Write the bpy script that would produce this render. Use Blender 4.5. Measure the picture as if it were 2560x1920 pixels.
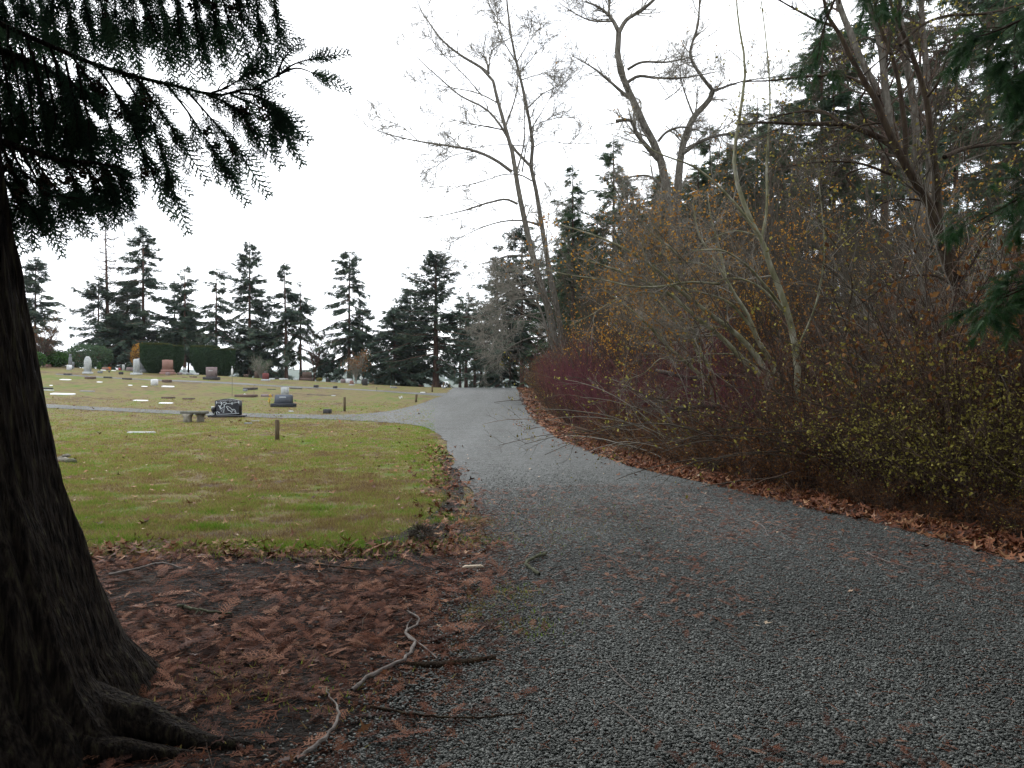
import bpy, math, random
import numpy as np
rng = np.random.default_rng(11)
random.seed(5)
S = bpy.context.scene
for o in list(bpy.data.objects):
    bpy.data.objects.remove(o)
C = S.collection.objects
R = math.radians

# ---------------------------------------------------------------- camera
F, CX, HY, EYE = 1778.0, 1280.0, 960.0, 1.6
cd = bpy.data.cameras.new('camera')
cd.sensor_width = 36.0
cd.lens = 36.0 * F / 2560.0
cd.clip_start, cd.clip_end = 0.05, 9000
cam = bpy.data.objects.new('camera', cd)
cam.location = (0, 0, EYE)
cam.rotation_euler = (R(90), 0, 0)
C.link(cam)
S.camera = cam

# ---------------------------------------------------------------- sky, sun, exposure
SUN_EL, SUN_AZ = 38.0, -25.0          # azimuth measured from +Y, negative = to the left
w = bpy.data.worlds.new('World')
S.world = w
w.use_nodes = True
nt = w.node_tree
nt.nodes.clear()
out = nt.nodes.new('ShaderNodeOutputWorld')
bg = nt.nodes.new('ShaderNodeBackground')
sky = nt.nodes.new('ShaderNodeTexSky')
sky.sky_type = 'NISHITA'
sky.sun_disc = False
sky.sun_elevation = R(SUN_EL)
sky.sun_rotation = R(SUN_AZ)
tc = nt.nodes.new('ShaderNodeTexCoord')
mp = nt.nodes.new('ShaderNodeMapping')
mp.inputs['Scale'].default_value = (1.2, 1.2, 3.0)
nz = nt.nodes.new('ShaderNodeTexNoise')
nz.inputs['Scale'].default_value = 2.2
nz.inputs['Detail'].default_value = 7
rp = nt.nodes.new('ShaderNodeValToRGB')
rp.color_ramp.elements[0].position = 0.30
rp.color_ramp.elements[0].color = (0.62, 0.62, 0.62, 1)
rp.color_ramp.elements[1].position = 0.55
rp.color_ramp.elements[1].color = (1, 1, 1, 1)
cl = nt.nodes.new('ShaderNodeMix')
cl.data_type = 'RGBA'
cl.inputs[7].default_value = (13.0, 13.4, 14.0, 1)
nt.links.new(tc.outputs['Generated'], mp.inputs['Vector'])
nt.links.new(mp.outputs[0], nz.inputs['Vector'])
nt.links.new(nz.outputs['Fac'], rp.inputs['Fac'])
nt.links.new(rp.outputs['Color'], cl.inputs[0])
nt.links.new(sky.outputs['Color'], cl.inputs[6])
nt.links.new(cl.outputs[2], bg.inputs['Color'])
bg.inputs['Strength'].default_value = 0.10
nt.links.new(bg.outputs[0], out.inputs['Surface'])

sl = bpy.data.lights.new('sun', 'SUN')
sl.energy = 0.8
sl.angle = R(18)
sl.color = (1.0, 0.96, 0.90)
sun = bpy.data.objects.new('sun', sl)
sun.rotation_euler = (R(90 - SUN_EL), 0, R(180 - SUN_AZ))
C.link(sun)

S.view_settings.view_transform = 'Standard'
S.view_settings.look = 'None'
S.view_settings.gamma = 1
S.view_settings.use_curve_mapping = False
S.view_settings.exposure = 0.92
HAZE = 1.2e-4
S.cycles.max_bounces = 5
S.cycles.diffuse_bounces = 3
S.cycles.glossy_bounces = 2
S.cycles.transmission_bounces = 2
S.cycles.volume_bounces = 1

# ---------------------------------------------------------------- mesh helpers
class Acc:
    def __init__(s):
        s.V, s.q, s.t, s.r, s.n = [], [], [], [], 0
    def add(s, V, q=None, t=None, r=0.5):
        V = np.asarray(V, float).reshape(-1, 3)
        s.V.append(V)
        if q is not None and len(q): s.q.append(np.asarray(q, np.int64).reshape(-1, 4) + s.n)
        if t is not None and len(t): s.t.append(np.asarray(t, np.int64).reshape(-1, 3) + s.n)
        s.r.append(np.broadcast_to(np.asarray(r, float), (len(V),)) if np.ndim(r) == 0 else np.asarray(r, float))
        s.n += len(V)
        return s
    def tubes(s, P, Rd, sides=5, r=0.5):
        P = np.asarray(P, float); Rd = np.asarray(Rd, float)
        N, K, _ = P.shape
        if N == 0: return s
        T = np.gradient(P, axis=1)
        T /= np.linalg.norm(T, axis=2, keepdims=True) + 1e-9
        m = np.abs(T.mean(1))
        ref = np.eye(3)[np.argmin(m, 1)][:, None, :]
        U = np.cross(T, ref); U /= np.linalg.norm(U, axis=2, keepdims=True) + 1e-9
        W_ = np.cross(T, U)
        a = np.linspace(0, 2 * np.pi, sides, endpoint=False)
        V = P[:, :, None, :] + Rd[:, :, None, None] * (np.cos(a)[None, None, :, None] * U[:, :, None, :] + np.sin(a)[None, None, :, None] * W_[:, :, None, :])
        idx = np.arange(N * K * sides).reshape(N, K, sides)
        A = idx[:, :-1, :]; B = idx[:, 1:, :]
        q = np.stack([A, np.roll(A, -1, 2), np.roll(B, -1, 2), B], -1).reshape(-1, 4)
        rr = np.repeat(np.broadcast_to(np.asarray(r, float), (N,)), K * sides)
        return s.add(V.reshape(-1, 3), q=q, r=rr)
    def inst(s, pv, pt, pos, M, r=0.5):
        N = len(pos); P = len(pv)
        if N == 0: return s
        V = np.einsum('nij,pj->npi', M, pv) + pos[:, None, :]
        t = (pt[None] + (np.arange(N) * P)[:, None, None]).reshape(-1, 3)
        rr = np.repeat(np.broadcast_to(np.asarray(r, float), (N,)), P)
        return s.add(V.reshape(-1, 3), t=t, r=rr)
    def box(s, c, d, rz=0.0, r=0.5, top=1.0):
        x, y, z = np.array(d, float) / 2
        v = np.array([(-x, -y, -z), (x, -y, -z), (x, y, -z), (-x, y, -z), (-x * top, -y * top, z), (x * top, -y * top, z), (x * top, y * top, z), (-x * top, y * top, z)])
        ca, sa = math.cos(rz), math.sin(rz)
        v = v @ np.array([[ca, sa, 0], [-sa, ca, 0], [0, 0, 1]]) + np.array(c, float)
        return s.add(v, q=[(3, 2, 1, 0), (4, 5, 6, 7), (0, 1, 5, 4), (1, 2, 6, 5), (2, 3, 7, 6), (3, 0, 4, 7)], r=r)
    def bbox(s, c, d, b, rz=0.0, r=0.5):
        """box with chamfered top edges"""
        x, y, z = np.array(d, float) / 2
        lv = [(x, y, -z), (x, y, z - b), (x - b, y - b, z)]
        V = []
        for X, Y, Z in lv:
            V += [(-X, -Y, Z), (X, -Y, Z), (X, Y, Z), (-X, Y, Z)]
        V = np.array(V)
        ca, sa = math.cos(rz), math.sin(rz)
        V = V @ np.array([[ca, sa, 0], [-sa, ca, 0], [0, 0, 1]]) + np.array(c, float)
        q = [(3, 2, 1, 0), (8, 9, 10, 11)]
        for k in (0, 4):
            for i in range(4):
                j = (i + 1) % 4
                q.append((k + i, k + j, k + 4 + j, k + 4 + i))
        return s.add(V, q=q, r=r)
    def prism(s, outline, y0, y1, c=(0, 0, 0), rz=0.0, r=0.5):
        """outline (x, z) convex-ish, counter-clockwise, extruded along y"""
        o = np.array(outline, float); n = len(o)
        ce = o.mean(0)
        V = np.vstack([np.c_[o[:, 0], np.full(n, y0), o[:, 1]], np.c_[o[:, 0], np.full(n, y1), o[:, 1]], [[ce[0], y0, ce[1]], [ce[0], y1, ce[1]]]])
        q, t = [], []
        for i in range(n):
            j = (i + 1) % n
            q.append((i, j, n + j, n + i)); t.append((2 * n, j, i)); t.append((2 * n + 1, n + i, n + j))
        ca, sa = math.cos(rz), math.sin(rz)
        V = V @ np.array([[ca, sa, 0], [-sa, ca, 0], [0, 0, 1]]) + np.array(c, float)
        return s.add(V, q=np.array(q)[:, ::-1], t=np.array(t)[:, ::-1], r=r)
    def lathe(s, prof, c, n=14, r=0.5):
        p = np.array(prof, float); K = len(p)
        a = np.linspace(0, 2 * np.pi, n, endpoint=False)
        V = np.stack([p[:, 0:1] * np.cos(a), p[:, 0:1] * np.sin(a), np.repeat(p[:, 1:2], n, 1)], -1).reshape(-1, 3) + np.array(c, float)
        idx = np.arange(K * n).reshape(K, n)
        A, B = idx[:-1], idx[1:]
        q = np.stack([A, np.roll(A, -1, 1), np.roll(B, -1, 1), B], -1).reshape(-1, 4)
        return s.add(V, q=q, r=r)
    def build(s, name, mat, parent=None, loc=None, smooth=False, local=False, also=None):
        me = bpy.data.meshes.new(name)
        nq0 = sum(len(a) for a in s.q); nt0 = sum(len(a) for a in s.t); mi = None
        if also is not None and also[0].n:
            b = also[0]; k = s.n
            nq1 = sum(len(a) for a in b.q); nt1 = sum(len(a) for a in b.t)
            s.V += b.V; s.r += b.r; s.q += [a + k for a in b.q]; s.t += [a + k for a in b.t]; s.n += b.n
            mi = np.concatenate([np.zeros(nq0), np.ones(nq1), np.zeros(nt0), np.ones(nt1)]).astype(np.int32)
        V = np.concatenate(s.V) if s.V else np.zeros((0, 3))
        o0 = np.array(parent['_w']) if (parent is not None) else (np.array(loc, float) if loc is not None else np.zeros(3))
        if not local: V = V - o0
        q = np.concatenate(s.q) if s.q else np.zeros((0, 4), np.int64)
        t = np.concatenate(s.t) if s.t else np.zeros((0, 3), np.int64)
        me.vertices.add(len(V)); me.vertices.foreach_set('co', V.astype(np.float32).ravel())
        lv = np.concatenate([q.ravel(), t.ravel()]).astype(np.int32)
        me.loops.add(len(lv)); me.loops.foreach_set('vertex_index', lv)
        ls = np.concatenate([np.arange(len(q)) * 4, len(q) * 4 + np.arange(len(t)) * 3]).astype(np.int32)
        me.polygons.add(len(ls)); me.polygons.foreach_set('loop_start', ls)
        if smooth: me.polygons.foreach_set('use_smooth', np.ones(len(ls), bool))
        me.update(calc_edges=True)
        at = me.attributes.new('rnd', 'FLOAT', 'POINT')
        at.data.foreach_set('value', np.concatenate(s.r).astype(np.float32))
        if mat: me.materials.append(mat)
        if mi is not None:
            me.materials.append(also[1]); me.polygons.foreach_set('material_index', mi)
        ob = bpy.data.objects.new(name, me); C.link(ob)
        ob['_w'] = [float(v) for v in o0]
        if parent is not None: ob.parent = parent
        else: ob.location = o0
        return ob

def child_of(ob, par):
    """parent a mesh built with parent=None-like world verts under a part that has zero own offset"""
    return ob

def thing(name, label, cat, loc, group=None):
    o = bpy.data.objects.new(name, None); C.link(o)
    o.location = loc; o.empty_display_size = 0.2
    o['label'] = label; o['category'] = cat; o['_w'] = [float(v) for v in loc]
    if group: o['group'] = group
    return o
def tag(o, label, cat, group=None):
    o['label'] = label; o['category'] = cat
    if group: o['group'] = group
    return o
def kind(o, k):
    o['kind'] = k; return o
def dup(root, loc, rz=0, sc=1.0, label=None, group=None):
    def cp(o, par):
        c = o.copy(); C.link(c)
        if par is not None: c.parent = par
        for ch in list(o.children): cp(ch, c)
        return c
    r = cp(root, None)
    r.location = loc; r.rotation_euler = (0, 0, rz)
    r.scale = (sc, sc, sc) if np.ndim(sc) == 0 else sc
    if label: r['label'] = label
    if group: r['group'] = group
    return r

def unit(v): return v / (np.linalg.norm(v, axis=-1, keepdims=True) + 1e-9)
def basis(d, n=None, roll=None, sc=1.0):
    """matrices whose x axis is d; n is a hint of the z axis"""
    d = unit(d)
    if n is None: n = rng.normal(size=d.shape)
    y = unit(np.cross(n, d)); z = np.cross(d, y)
    M = np.stack([d, y, z], -1)
    s = np.asarray(sc, float)
    return M * (s[:, None, None] if s.ndim == 1 else (s[:, None, :] if s.ndim == 2 else s))

def cat_res(pts, K):
    p = np.asarray(pts, float)
    if len(p) == 2:
        return p[0] + (p[1] - p[0]) * np.linspace(0, 1, K)[:, None]
    d = np.r_[0, np.cumsum(np.linalg.norm(np.diff(p, axis=0), axis=1))]
    m = np.gradient(p, d, axis=0)
    u = np.linspace(0, d[-1], K)
    i = np.clip(np.searchsorted(d, u, 'right') - 1, 0, len(p) - 2)
    h = d[i + 1] - d[i]; t = ((u - d[i]) / h)[:, None]; h = h[:, None]
    return (2*t**3 - 3*t**2 + 1) * p[i] + (t**3 - 2*t**2 + t) * h * m[i] + (-2*t**3 + 3*t**2) * p[i+1] + (t**3 - t**2) * h * m[i+1]

def spawn(P, Rd, m, t0, t1, ang, L, K, up=0.0, wig=0.15, rr=0.6, tip=0.25, rmin=0.0, bias=None):
    """m children on every parent polyline"""
    N, K0, _ = P.shape
    i = np.repeat(np.arange(N), m); n = len(i)
    t = rng.uniform(t0, t1, n) * (K0 - 1)
    k = np.minimum(t.astype(int), K0 - 2); f = (t - k)[:, None]
    p = P[i, k] * (1 - f) + P[i, k + 1] * f
    T = unit(P[i, k + 1] - P[i, k])
    r0 = (Rd[i, k] * (1 - f[:, 0]) + Rd[i, k + 1] * f[:, 0]) * rr
    r0 = np.maximum(r0, rmin)
    pr = rng.normal(size=(n, 3)); pr -= (pr * T).sum(1, keepdims=True) * T; pr = unit(pr)
    a = np.radians(rng.uniform(ang[0], ang[1], n))[:, None]
    d = np.cos(a) * T + np.sin(a) * pr
    if bias is not None: d = unit(d + np.asarray(bias))
    ln = rng.uniform(L[0], L[1], n)[:, None] * (1.15 - 0.6 * (t / (K0 - 1)))[:, None]
    out = [p]
    for s in range(K - 1):
        d = unit(d + np.array([0, 0, up]) / (K - 1) + rng.normal(size=(n, 3)) * wig)
        p = p + d * ln / (K - 1); out.append(p)
    Pn = np.stack(out, 1)
    return Pn, r0[:, None] * np.linspace(1, tip, K)[None]

_lat = {}
def vnoise(x, y, seed=0, per=None):
    """value noise, optional period in x"""
    if seed not in _lat: _lat[seed] = np.random.default_rng(seed + 100).uniform(-1, 1, (256, 256))
    L = _lat[seed]
    xi = np.floor(x).astype(int); yi = np.floor(y).astype(int)
    fx = x - xi; fy = y - yi
    fx = fx * fx * (3 - 2 * fx); fy = fy * fy * (3 - 2 * fy)
    x0, x1 = (xi % per, (xi + 1) % per) if per else (xi % 256, (xi + 1) % 256)
    y0, y1 = yi % 256, (yi + 1) % 256
    return (L[x0, y0] * (1 - fx) + L[x1, y0] * fx) * (1 - fy) + (L[x0, y1] * (1 - fx) + L[x1, y1] * fx) * fy

# ---------------------------------------------------------------- terrain function and pixel -> ground
_ky = np.array([-80, 8, 16, 22, 30, 40, 50, 58, 64, 72, 110, 190, 260, 400, 700, 6000.])
_kz = np.array([0, 0, 0, 0.05, 0.20, 0.55, 0.95, 1.2, 1.27, 1.20, 0.98, 0.46, -0.3, -6, -9, -10.])
_ty = np.arange(-80, 6000, 0.5)
_tz = np.interp(_ty, _ky, _kz)
_kk = np.exp(-0.5 * (np.arange(-14, 15) / 6.0) ** 2); _kk /= _kk.sum()
_tz = np.convolve(np.pad(_tz, 14, mode='edge'), _kk, 'valid')
def H(x, y):
    x = np.asarray(x, float); y = np.asarray(y, float)
    b = np.interp(y, _ty, _tz)
    s = np.interp(y, [22, 30, 40, 55, 64, 75, 120, 200], [0, 0.006, 0.022, 0.050, 0.058, 0.056, 0.02, 0.0])
    a = np.log1p(np.exp(np.clip((-x - 8) / 1.5, -30, 30))) * 1.5
    a = np.minimum(a, 45)
    return b + a * s
_ray = np.concatenate([np.arange(1.0, 90, 0.02), np.arange(90, 400, 0.2)])
def gp(px, py):
    """point of the ground seen at a photo pixel (ridge crest if the ray passes over it)"""
    Xs = (px - CX) / F * _ray
    Zs = EYE + (HY - py) / F * _ray
    g = Zs - H(Xs, _ray)
    hit = np.nonzero(g <= 0)[0]
    if len(hit): i = hit[0]
    else:
        i = np.argmin((g / _ray)[:4000])
    return np.array([Xs[i], _ray[i], float(H(Xs[i], _ray[i]))])
def W(pts, d):
    """photo pixels at distance d (third entry: extra distance)"""
    o = []
    for p in pts:
        dd = d + (p[2] if len(p) > 2 else 0)
        o.append(((p[0] - CX) / F * dd, dd, EYE + (HY - p[1]) / F * dd))
    return np.array(o)

# ---------------------------------------------------------------- materials
def mat(name, cols, attr=0.0, nscale=4.0, detail=5, rough=0.9, spec=0.15, bump=None, stretch=(1, 1, 1), dist=0.0, world=False, trans=0.0):
    m = bpy.data.materials.new(name); m.use_nodes = True
    n = m.node_tree.nodes; l = m.node_tree.links
    b = n['Principled BSDF']
    b.inputs['Roughness'].default_value = rough
    b.inputs['Specular IOR Level'].default_value = spec
    t = n.new('ShaderNodeTexCoord'); mpn = n.new('ShaderNodeMapping'); mpn.inputs['Scale'].default_value = stretch
    if world:
        g = n.new('ShaderNodeNewGeometry'); l.new(g.outputs['Position'], mpn.inputs['Vector'])
    else: l.new(t.outputs['Object'], mpn.inputs['Vector'])
    z = n.new('ShaderNodeTexNoise'); z.inputs['Scale'].default_value = nscale; z.inputs['Detail'].default_value = detail; z.inputs['Distortion'].default_value = dist
    l.new(mpn.outputs[0], z.inputs['Vector'])
    fac = z.outputs['Fac']
    st = n.new('ShaderNodeMapRange'); st.inputs['From Min'].default_value = 0.28; st.inputs['From Max'].default_value = 0.72
    l.new(fac, st.inputs['Value']); fac = st.outputs[0]
    if attr > 0:
        a = n.new('ShaderNodeAttribute'); a.attribute_name = 'rnd'
        mx = n.new('ShaderNodeMix'); mx.inputs[0].default_value = attr
        l.new(fac, mx.inputs[2]); l.new(a.outputs['Fac'], mx.inputs[3]); fac = mx.outputs[0]
    cr = n.new('ShaderNodeValToRGB'); e = cr.color_ramp.elements
    k = len(cols)
    for i, c in enumerate(cols):
        p = i / max(1, k - 1)
        if i == 0: q = e[0]
        elif i == k - 1: q = e[-1]
        else: q = e.new(p)
        q.position = p; q.color = (*c, 1)
    l.new(fac, cr.inputs['Fac']); l.new(cr.outputs['Color'], b.inputs['Base Color'])
    if trans > 0:
        tb = n.new('ShaderNodeBsdfTranslucent'); ms = n.new('ShaderNodeMixShader'); ms.inputs[0].default_value = trans
        l.new(cr.outputs['Color'], tb.inputs['Color'])
        l.new(b.outputs[0], ms.inputs[1]); l.new(tb.outputs[0], ms.inputs[2])
        l.new(ms.outputs[0], n['Material Output'].inputs['Surface'])
    if bump:
        z2 = n.new('ShaderNodeTexNoise'); z2.inputs['Scale'].default_value = bump[0]; z2.inputs['Detail'].default_value = 8
        l.new(mpn.outputs[0], z2.inputs['Vector'])
        bp = n.new('ShaderNodeBump'); bp.inputs['Strength'].default_value = bump[1]; bp.inputs['Distance'].default_value = bump[2]
        l.new(z2.outputs['Fac'], bp.inputs['Height']); l.new(bp.outputs[0], b.inputs['Normal'])
    return m

def lawn_mat(name, blade=False):
    kk = 2.6 if blade else 1.08
    m = bpy.data.materials.new(name); m.use_nodes = True
    n = m.node_tree.nodes; l = m.node_tree.links; b = n['Principled BSDF']
    b.inputs['Roughness'].default_value = 0.85; b.inputs['Specular IOR Level'].default_value = 0.1
    g = n.new('ShaderNodeNewGeometry')
    mpn = n.new('ShaderNodeMapping'); mpn.inputs['Scale'].default_value = (0.7, 1.0, 0.0)
    l.new(g.outputs['Position'], mpn.inputs['Vector'])
    def noise(s, d):
        z = n.new('ShaderNodeTexNoise'); z.inputs['Scale'].default_value = s; z.inputs['Detail'].default_value = d
        l.new(mpn.outputs[0], z.inputs['Vector']); return z.outputs['Fac']
    def mth(op, a, bb):
        x = n.new('ShaderNodeMath'); x.operation = op
        for k, v in enumerate((a, bb)):
            if isinstance(v, (int, float)): x.inputs[k].default_value = v
            else: l.new(v, x.inputs[k])
        return x.outputs[0]
    f = mth('ADD', mth('MULTIPLY', noise(0.28, 5), 0.9), mth('MULTIPLY', mth('ADD', mth('MULTIPLY', mth('SUBTRACT', noise(2.2, 7), 0.5), 1.7), 0.5), 0.75))
    if blade:
        a = n.new('ShaderNodeAttribute'); a.attribute_name = 'rnd'
        f = mth('ADD', f, mth('MULTIPLY', mth('SUBTRACT', a.outputs['Fac'], 0.5), 0.55))
    else:
        f = mth('ADD', f, mth('MULTIPLY', mth('SUBTRACT', noise(40, 4), 0.5), 0.4))
    cr = n.new('ShaderNodeValToRGB'); e = cr.color_ramp.elements
    cols = [(0.56, tuple(v * kk for v in (0.065, 0.043, 0.022))), (0.70, tuple(v * kk for v in (0.125, 0.095, 0.045))), (0.80, tuple(v * kk for v in (0.115, 0.098, 0.030))), (0.89, tuple(v * kk for v in (0.085, 0.100, 0.019))), (1.05, tuple(v * kk for v in (0.05, 0.088, 0.010)))]
    e[0].position = 0.0; e[0].color = (*cols[0][1], 1)
    e[-1].position = 1.0; e[-1].color = (*cols[-1][1], 1)
    for p, c in cols:
        q = e.new(min(0.999, max(0.001, (p - 0.5) / 0.6))); q.color = (*c, 1)
    mr = n.new('ShaderNodeMapRange'); mr.inputs['From Min'].default_value = 0.56; mr.inputs['From Max'].default_value = 1.17
    l.new(f, mr.inputs['Value']); l.new(mr.outputs[0], cr.inputs['Fac'])
    l.new(cr.outputs['Color'], b.inputs['Base Color'])
    if blade:
        tb = n.new('ShaderNodeBsdfTranslucent'); ms = n.new('ShaderNodeMixShader'); ms.inputs[0].default_value = 0.4
        l.new(cr.outputs['Color'], tb.inputs['Color']); l.new(b.outputs[0], ms.inputs[1]); l.new(tb.outputs[0], ms.inputs[2]); l.new(ms.outputs[0], n['Material Output'].inputs['Surface'])
    if not blade:
        z2 = noise(60, 5); bp = n.new('ShaderNodeBump'); bp.inputs['Strength'].default_value = 0.7; bp.inputs['Distance'].default_value = 0.03
        l.new(z2, bp.inputs['Height']); l.new(bp.outputs[0], b.inputs['Normal'])
    return m

def gravel_mat(name, tint=(1, 1, 1)):
    m = bpy.data.materials.new(name); m.use_nodes = True
    n = m.node_tree.nodes; l = m.node_tree.links; b = n['Principled BSDF']
    b.inputs['Roughness'].default_value = 0.75; b.inputs['Specular IOR Level'].default_value = 0.25
    g = n.new('ShaderNodeNewGeometry')
    v = n.new('ShaderNodeTexVoronoi'); v.inputs['Scale'].default_value = 38
    l.new(g.outputs['Position'], v.inputs['Vector'])
    sp = n.new('ShaderNodeSeparateColor'); l.new(v.outputs['Color'], sp.inputs[0])
    cr = n.new('ShaderNodeValToRGB'); e = cr.color_ramp.elements
    e[0].position = 0.0; e[0].color = (0.036 * tint[0], 0.039 * tint[1], 0.036 * tint[2], 1)
    e[1].position = 1.0; e[1].color = (0.145 * tint[0], 0.152 * tint[1], 0.146 * tint[2], 1)
    k = e.new(0.6); k.color = (0.085 * tint[0], 0.090 * tint[1], 0.086 * tint[2], 1)
    l.new(sp.outputs[0], cr.inputs['Fac'])
    z = n.new('ShaderNodeTexNoise'); z.inputs['Scale'].default_value = 0.9; z.inputs['Detail'].default_value = 8; z.inputs['Roughness'].default_value = 0.7
    l.new(g.outputs['Position'], z.inputs['Vector'])
    mr = n.new('ShaderNodeMapRange'); mr.inputs['From Min'].default_value = 0.52; mr.inputs['From Max'].default_value = 0.75; mr.inputs['To Max'].default_value = 0.55
    l.new(z.outputs['Fac'], mr.inputs['Value'])
    mx = n.new('ShaderNodeMix'); mx.data_type = 'RGBA'; mx.inputs[7].default_value = (0.062, 0.052, 0.044, 1)
    l.new(mr.outputs[0], mx.inputs[0]); l.new(cr.outputs['Color'], mx.inputs[6])
    # pale wheel-worn streaks, stretched along the road
    mp2 = n.new('ShaderNodeMapping'); mp2.inputs['Scale'].default_value = (0.55, 0.05, 1)
    l.new(g.outputs['Position'], mp2.inputs['Vector'])
    z3 = n.new('ShaderNodeTexNoise'); z3.inputs['Scale'].default_value = 1.0; z3.inputs['Detail'].default_value = 3
    l.new(mp2.outputs[0], z3.inputs['Vector'])
    mr3 = n.new('ShaderNodeMapRange'); mr3.inputs['From Min'].default_value = 0.4; mr3.inputs['From Max'].default_value = 0.65; mr3.inputs['To Max'].default_value = 0.4
    l.new(z3.outputs['Fac'], mr3.inputs['Value'])
    mx2 = n.new('ShaderNodeMix'); mx2.data_type = 'RGBA'; mx2.inputs[7].default_value = (0.165, 0.172, 0.172, 1)
    l.new(mr3.outputs[0], mx2.inputs[0]); l.new(mx.outputs[2], mx2.inputs[6])
    z5 = n.new('ShaderNodeTexNoise'); z5.inputs['Scale'].default_value = 5.5; z5.inputs['Detail'].default_value = 9; z5.inputs['Roughness'].default_value = 0.75
    l.new(g.outputs['Position'], z5.inputs['Vector'])
    mr5 = n.new('ShaderNodeMapRange'); mr5.inputs['From Min'].default_value = 0.35; mr5.inputs['From Max'].default_value = 0.65; mr5.inputs['To Min'].default_value = 0.62; mr5.inputs['To Max'].default_value = 1.15
    l.new(z5.outputs['Fac'], mr5.inputs['Value'])
    vm = n.new('ShaderNodeVectorMath'); vm.operation = 'SCALE'; l.new(mx2.outputs[2], vm.inputs[0]); l.new(mr5.outputs[0], vm.inputs['Scale'])
    l.new(vm.outputs[0], b.inputs['Base Color'])
    bp = n.new('ShaderNodeBump'); bp.inputs['Strength'].default_value = 1.0; bp.inputs['Distance'].default_value = 0.02; bp.invert = True
    l.new(v.outputs['Distance'], bp.inputs['Height']); l.new(bp.outputs[0], b.inputs['Normal'])
    return m

M = {}
M['lawn'] = lawn_mat('lawn'); M['blade'] = lawn_mat('grass_blades', True)
M['gravel'] = gravel_mat('gravel')
M['pebble'] = mat('pebbles', [(0.02, 0.0225, 0.021), (0.06, 0.066, 0.061), (0.102, 0.110, 0.102), (0.168, 0.18, 0.168), (0.30, 0.31, 0.295)], attr=0.85, nscale=60, rough=0.6, spec=0.35)
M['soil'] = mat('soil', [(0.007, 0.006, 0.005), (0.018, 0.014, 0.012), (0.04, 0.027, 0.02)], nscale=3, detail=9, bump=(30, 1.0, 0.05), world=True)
M['floor'] = mat('forest_floor', [(0.03, 0.018, 0.012), (0.06, 0.035, 0.02), (0.10, 0.05, 0.025)], nscale=2, detail=9, bump=(18, 1.0, 0.08), world=True)
M['frond_dead'] = mat('dead_fronds', [(0.028, 0.010, 0.007), (0.085, 0.028, 0.015), (0.17, 0.062, 0.034), (0.31, 0.155, 0.095)], attr=0.9, rough=0.8)
M['leaf_dead'] = mat('dead_leaves', [(0.028, 0.008, 0.004), (0.085, 0.022, 0.007), (0.15, 0.044, 0.013), (0.21, 0.075, 0.026), (0.34, 0.19, 0.09)], attr=0.9, rough=0.7, spec=0.3)
M['leaf_pale'] = mat('pale_leaves', [(0.30, 0.18, 0.12), (0.55, 0.45, 0.33)], attr=0.9)
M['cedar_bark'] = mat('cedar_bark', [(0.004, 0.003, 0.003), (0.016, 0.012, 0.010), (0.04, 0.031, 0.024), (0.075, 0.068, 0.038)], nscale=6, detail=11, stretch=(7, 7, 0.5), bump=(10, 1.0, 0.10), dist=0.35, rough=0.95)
M['bark'] = mat('grey_bark', [(0.05, 0.045, 0.035), (0.10, 0.09, 0.075), (0.16, 0.15, 0.125)], nscale=4, stretch=(3, 3, 0.8), bump=(14, 0.6, 0.03))
M['bark_dark'] = mat('dark_bark', [(0.02, 0.014, 0.010), (0.045, 0.03, 0.02), (0.07, 0.055, 0.03)], nscale=4, stretch=(3, 3, 0.8), bump=(14, 0.7, 0.03))
M['bark_green'] = mat('greenish_bark', [(0.09, 0.09, 0.045), (0.20, 0.195, 0.12), (0.34, 0.335, 0.27)], nscale=3, stretch=(2, 2, 1), bump=(20, 0.4, 0.02))
M['bark_red'] = mat('reddish_bark', [(0.035, 0.02, 0.016), (0.075, 0.045, 0.036), (0.11, 0.075, 0.055)], nscale=3, stretch=(3, 3, 0.6), bump=(8, 0.8, 0.05))
M['twig'] = mat('twigs', [(0.045, 0.036, 0.028), (0.10, 0.085, 0.065)], attr=0.6)
M['twig_pale'] = mat('pale_twigs', [(0.12, 0.11, 0.09), (0.28, 0.26, 0.22)], attr=0.6)
M['twig_red'] = mat('red_twigs', [(0.035, 0.019, 0.020), (0.11, 0.037, 0.044), (0.20, 0.062, 0.077)], attr=0.7)
M['twig_brown'] = mat('brown_twigs', [(0.022, 0.014, 0.011), (0.065, 0.042, 0.032), (0.20, 0.145, 0.11)], attr=0.7)
M['cedar_leaf'] = mat('cedar_foliage', [(0.016, 0.036, 0.026), (0.034, 0.07, 0.042), (0.06, 0.11, 0.055)], attr=0.7, rough=0.6, spec=0.2, trans=0.55)
M['fir_leaf'] = mat('fir_foliage', [(0.035, 0.056, 0.046), (0.062, 0.092, 0.066), (0.11, 0.14, 0.085)], attr=0.75, rough=0.7, trans=0.3)
M['spruce_leaf'] = mat('spruce_foliage', [(0.032, 0.058, 0.034), (0.058, 0.10, 0.054), (0.105, 0.15, 0.075)], attr=0.75, rough=0.7, trans=0.42)
M['hemlock_leaf'] = mat('hemlock_foliage', [(0.014, 0.042, 0.016), (0.025, 0.07, 0.024), (0.05, 0.11, 0.033)], attr=0.75, rough=0.6, trans=0.4)
M['leaf_orange'] = mat('orange_leaves', [(0.18, 0.07, 0.014), (0.38, 0.18, 0.028), (0.50, 0.31, 0.05)], attr=0.85, trans=0.3)
M['leaf_yellow'] = mat('yellow_green_leaves', [(0.07, 0.055, 0.015), (0.20, 0.175, 0.035), (0.42, 0.38, 0.10)], attr=0.85, trans=0.3)
M['leaf_brown'] = mat('brown_leaves', [(0.06, 0.026, 0.012), (0.16, 0.065, 0.022), (0.28, 0.15, 0.05)], attr=0.85, trans=0.2)
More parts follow.
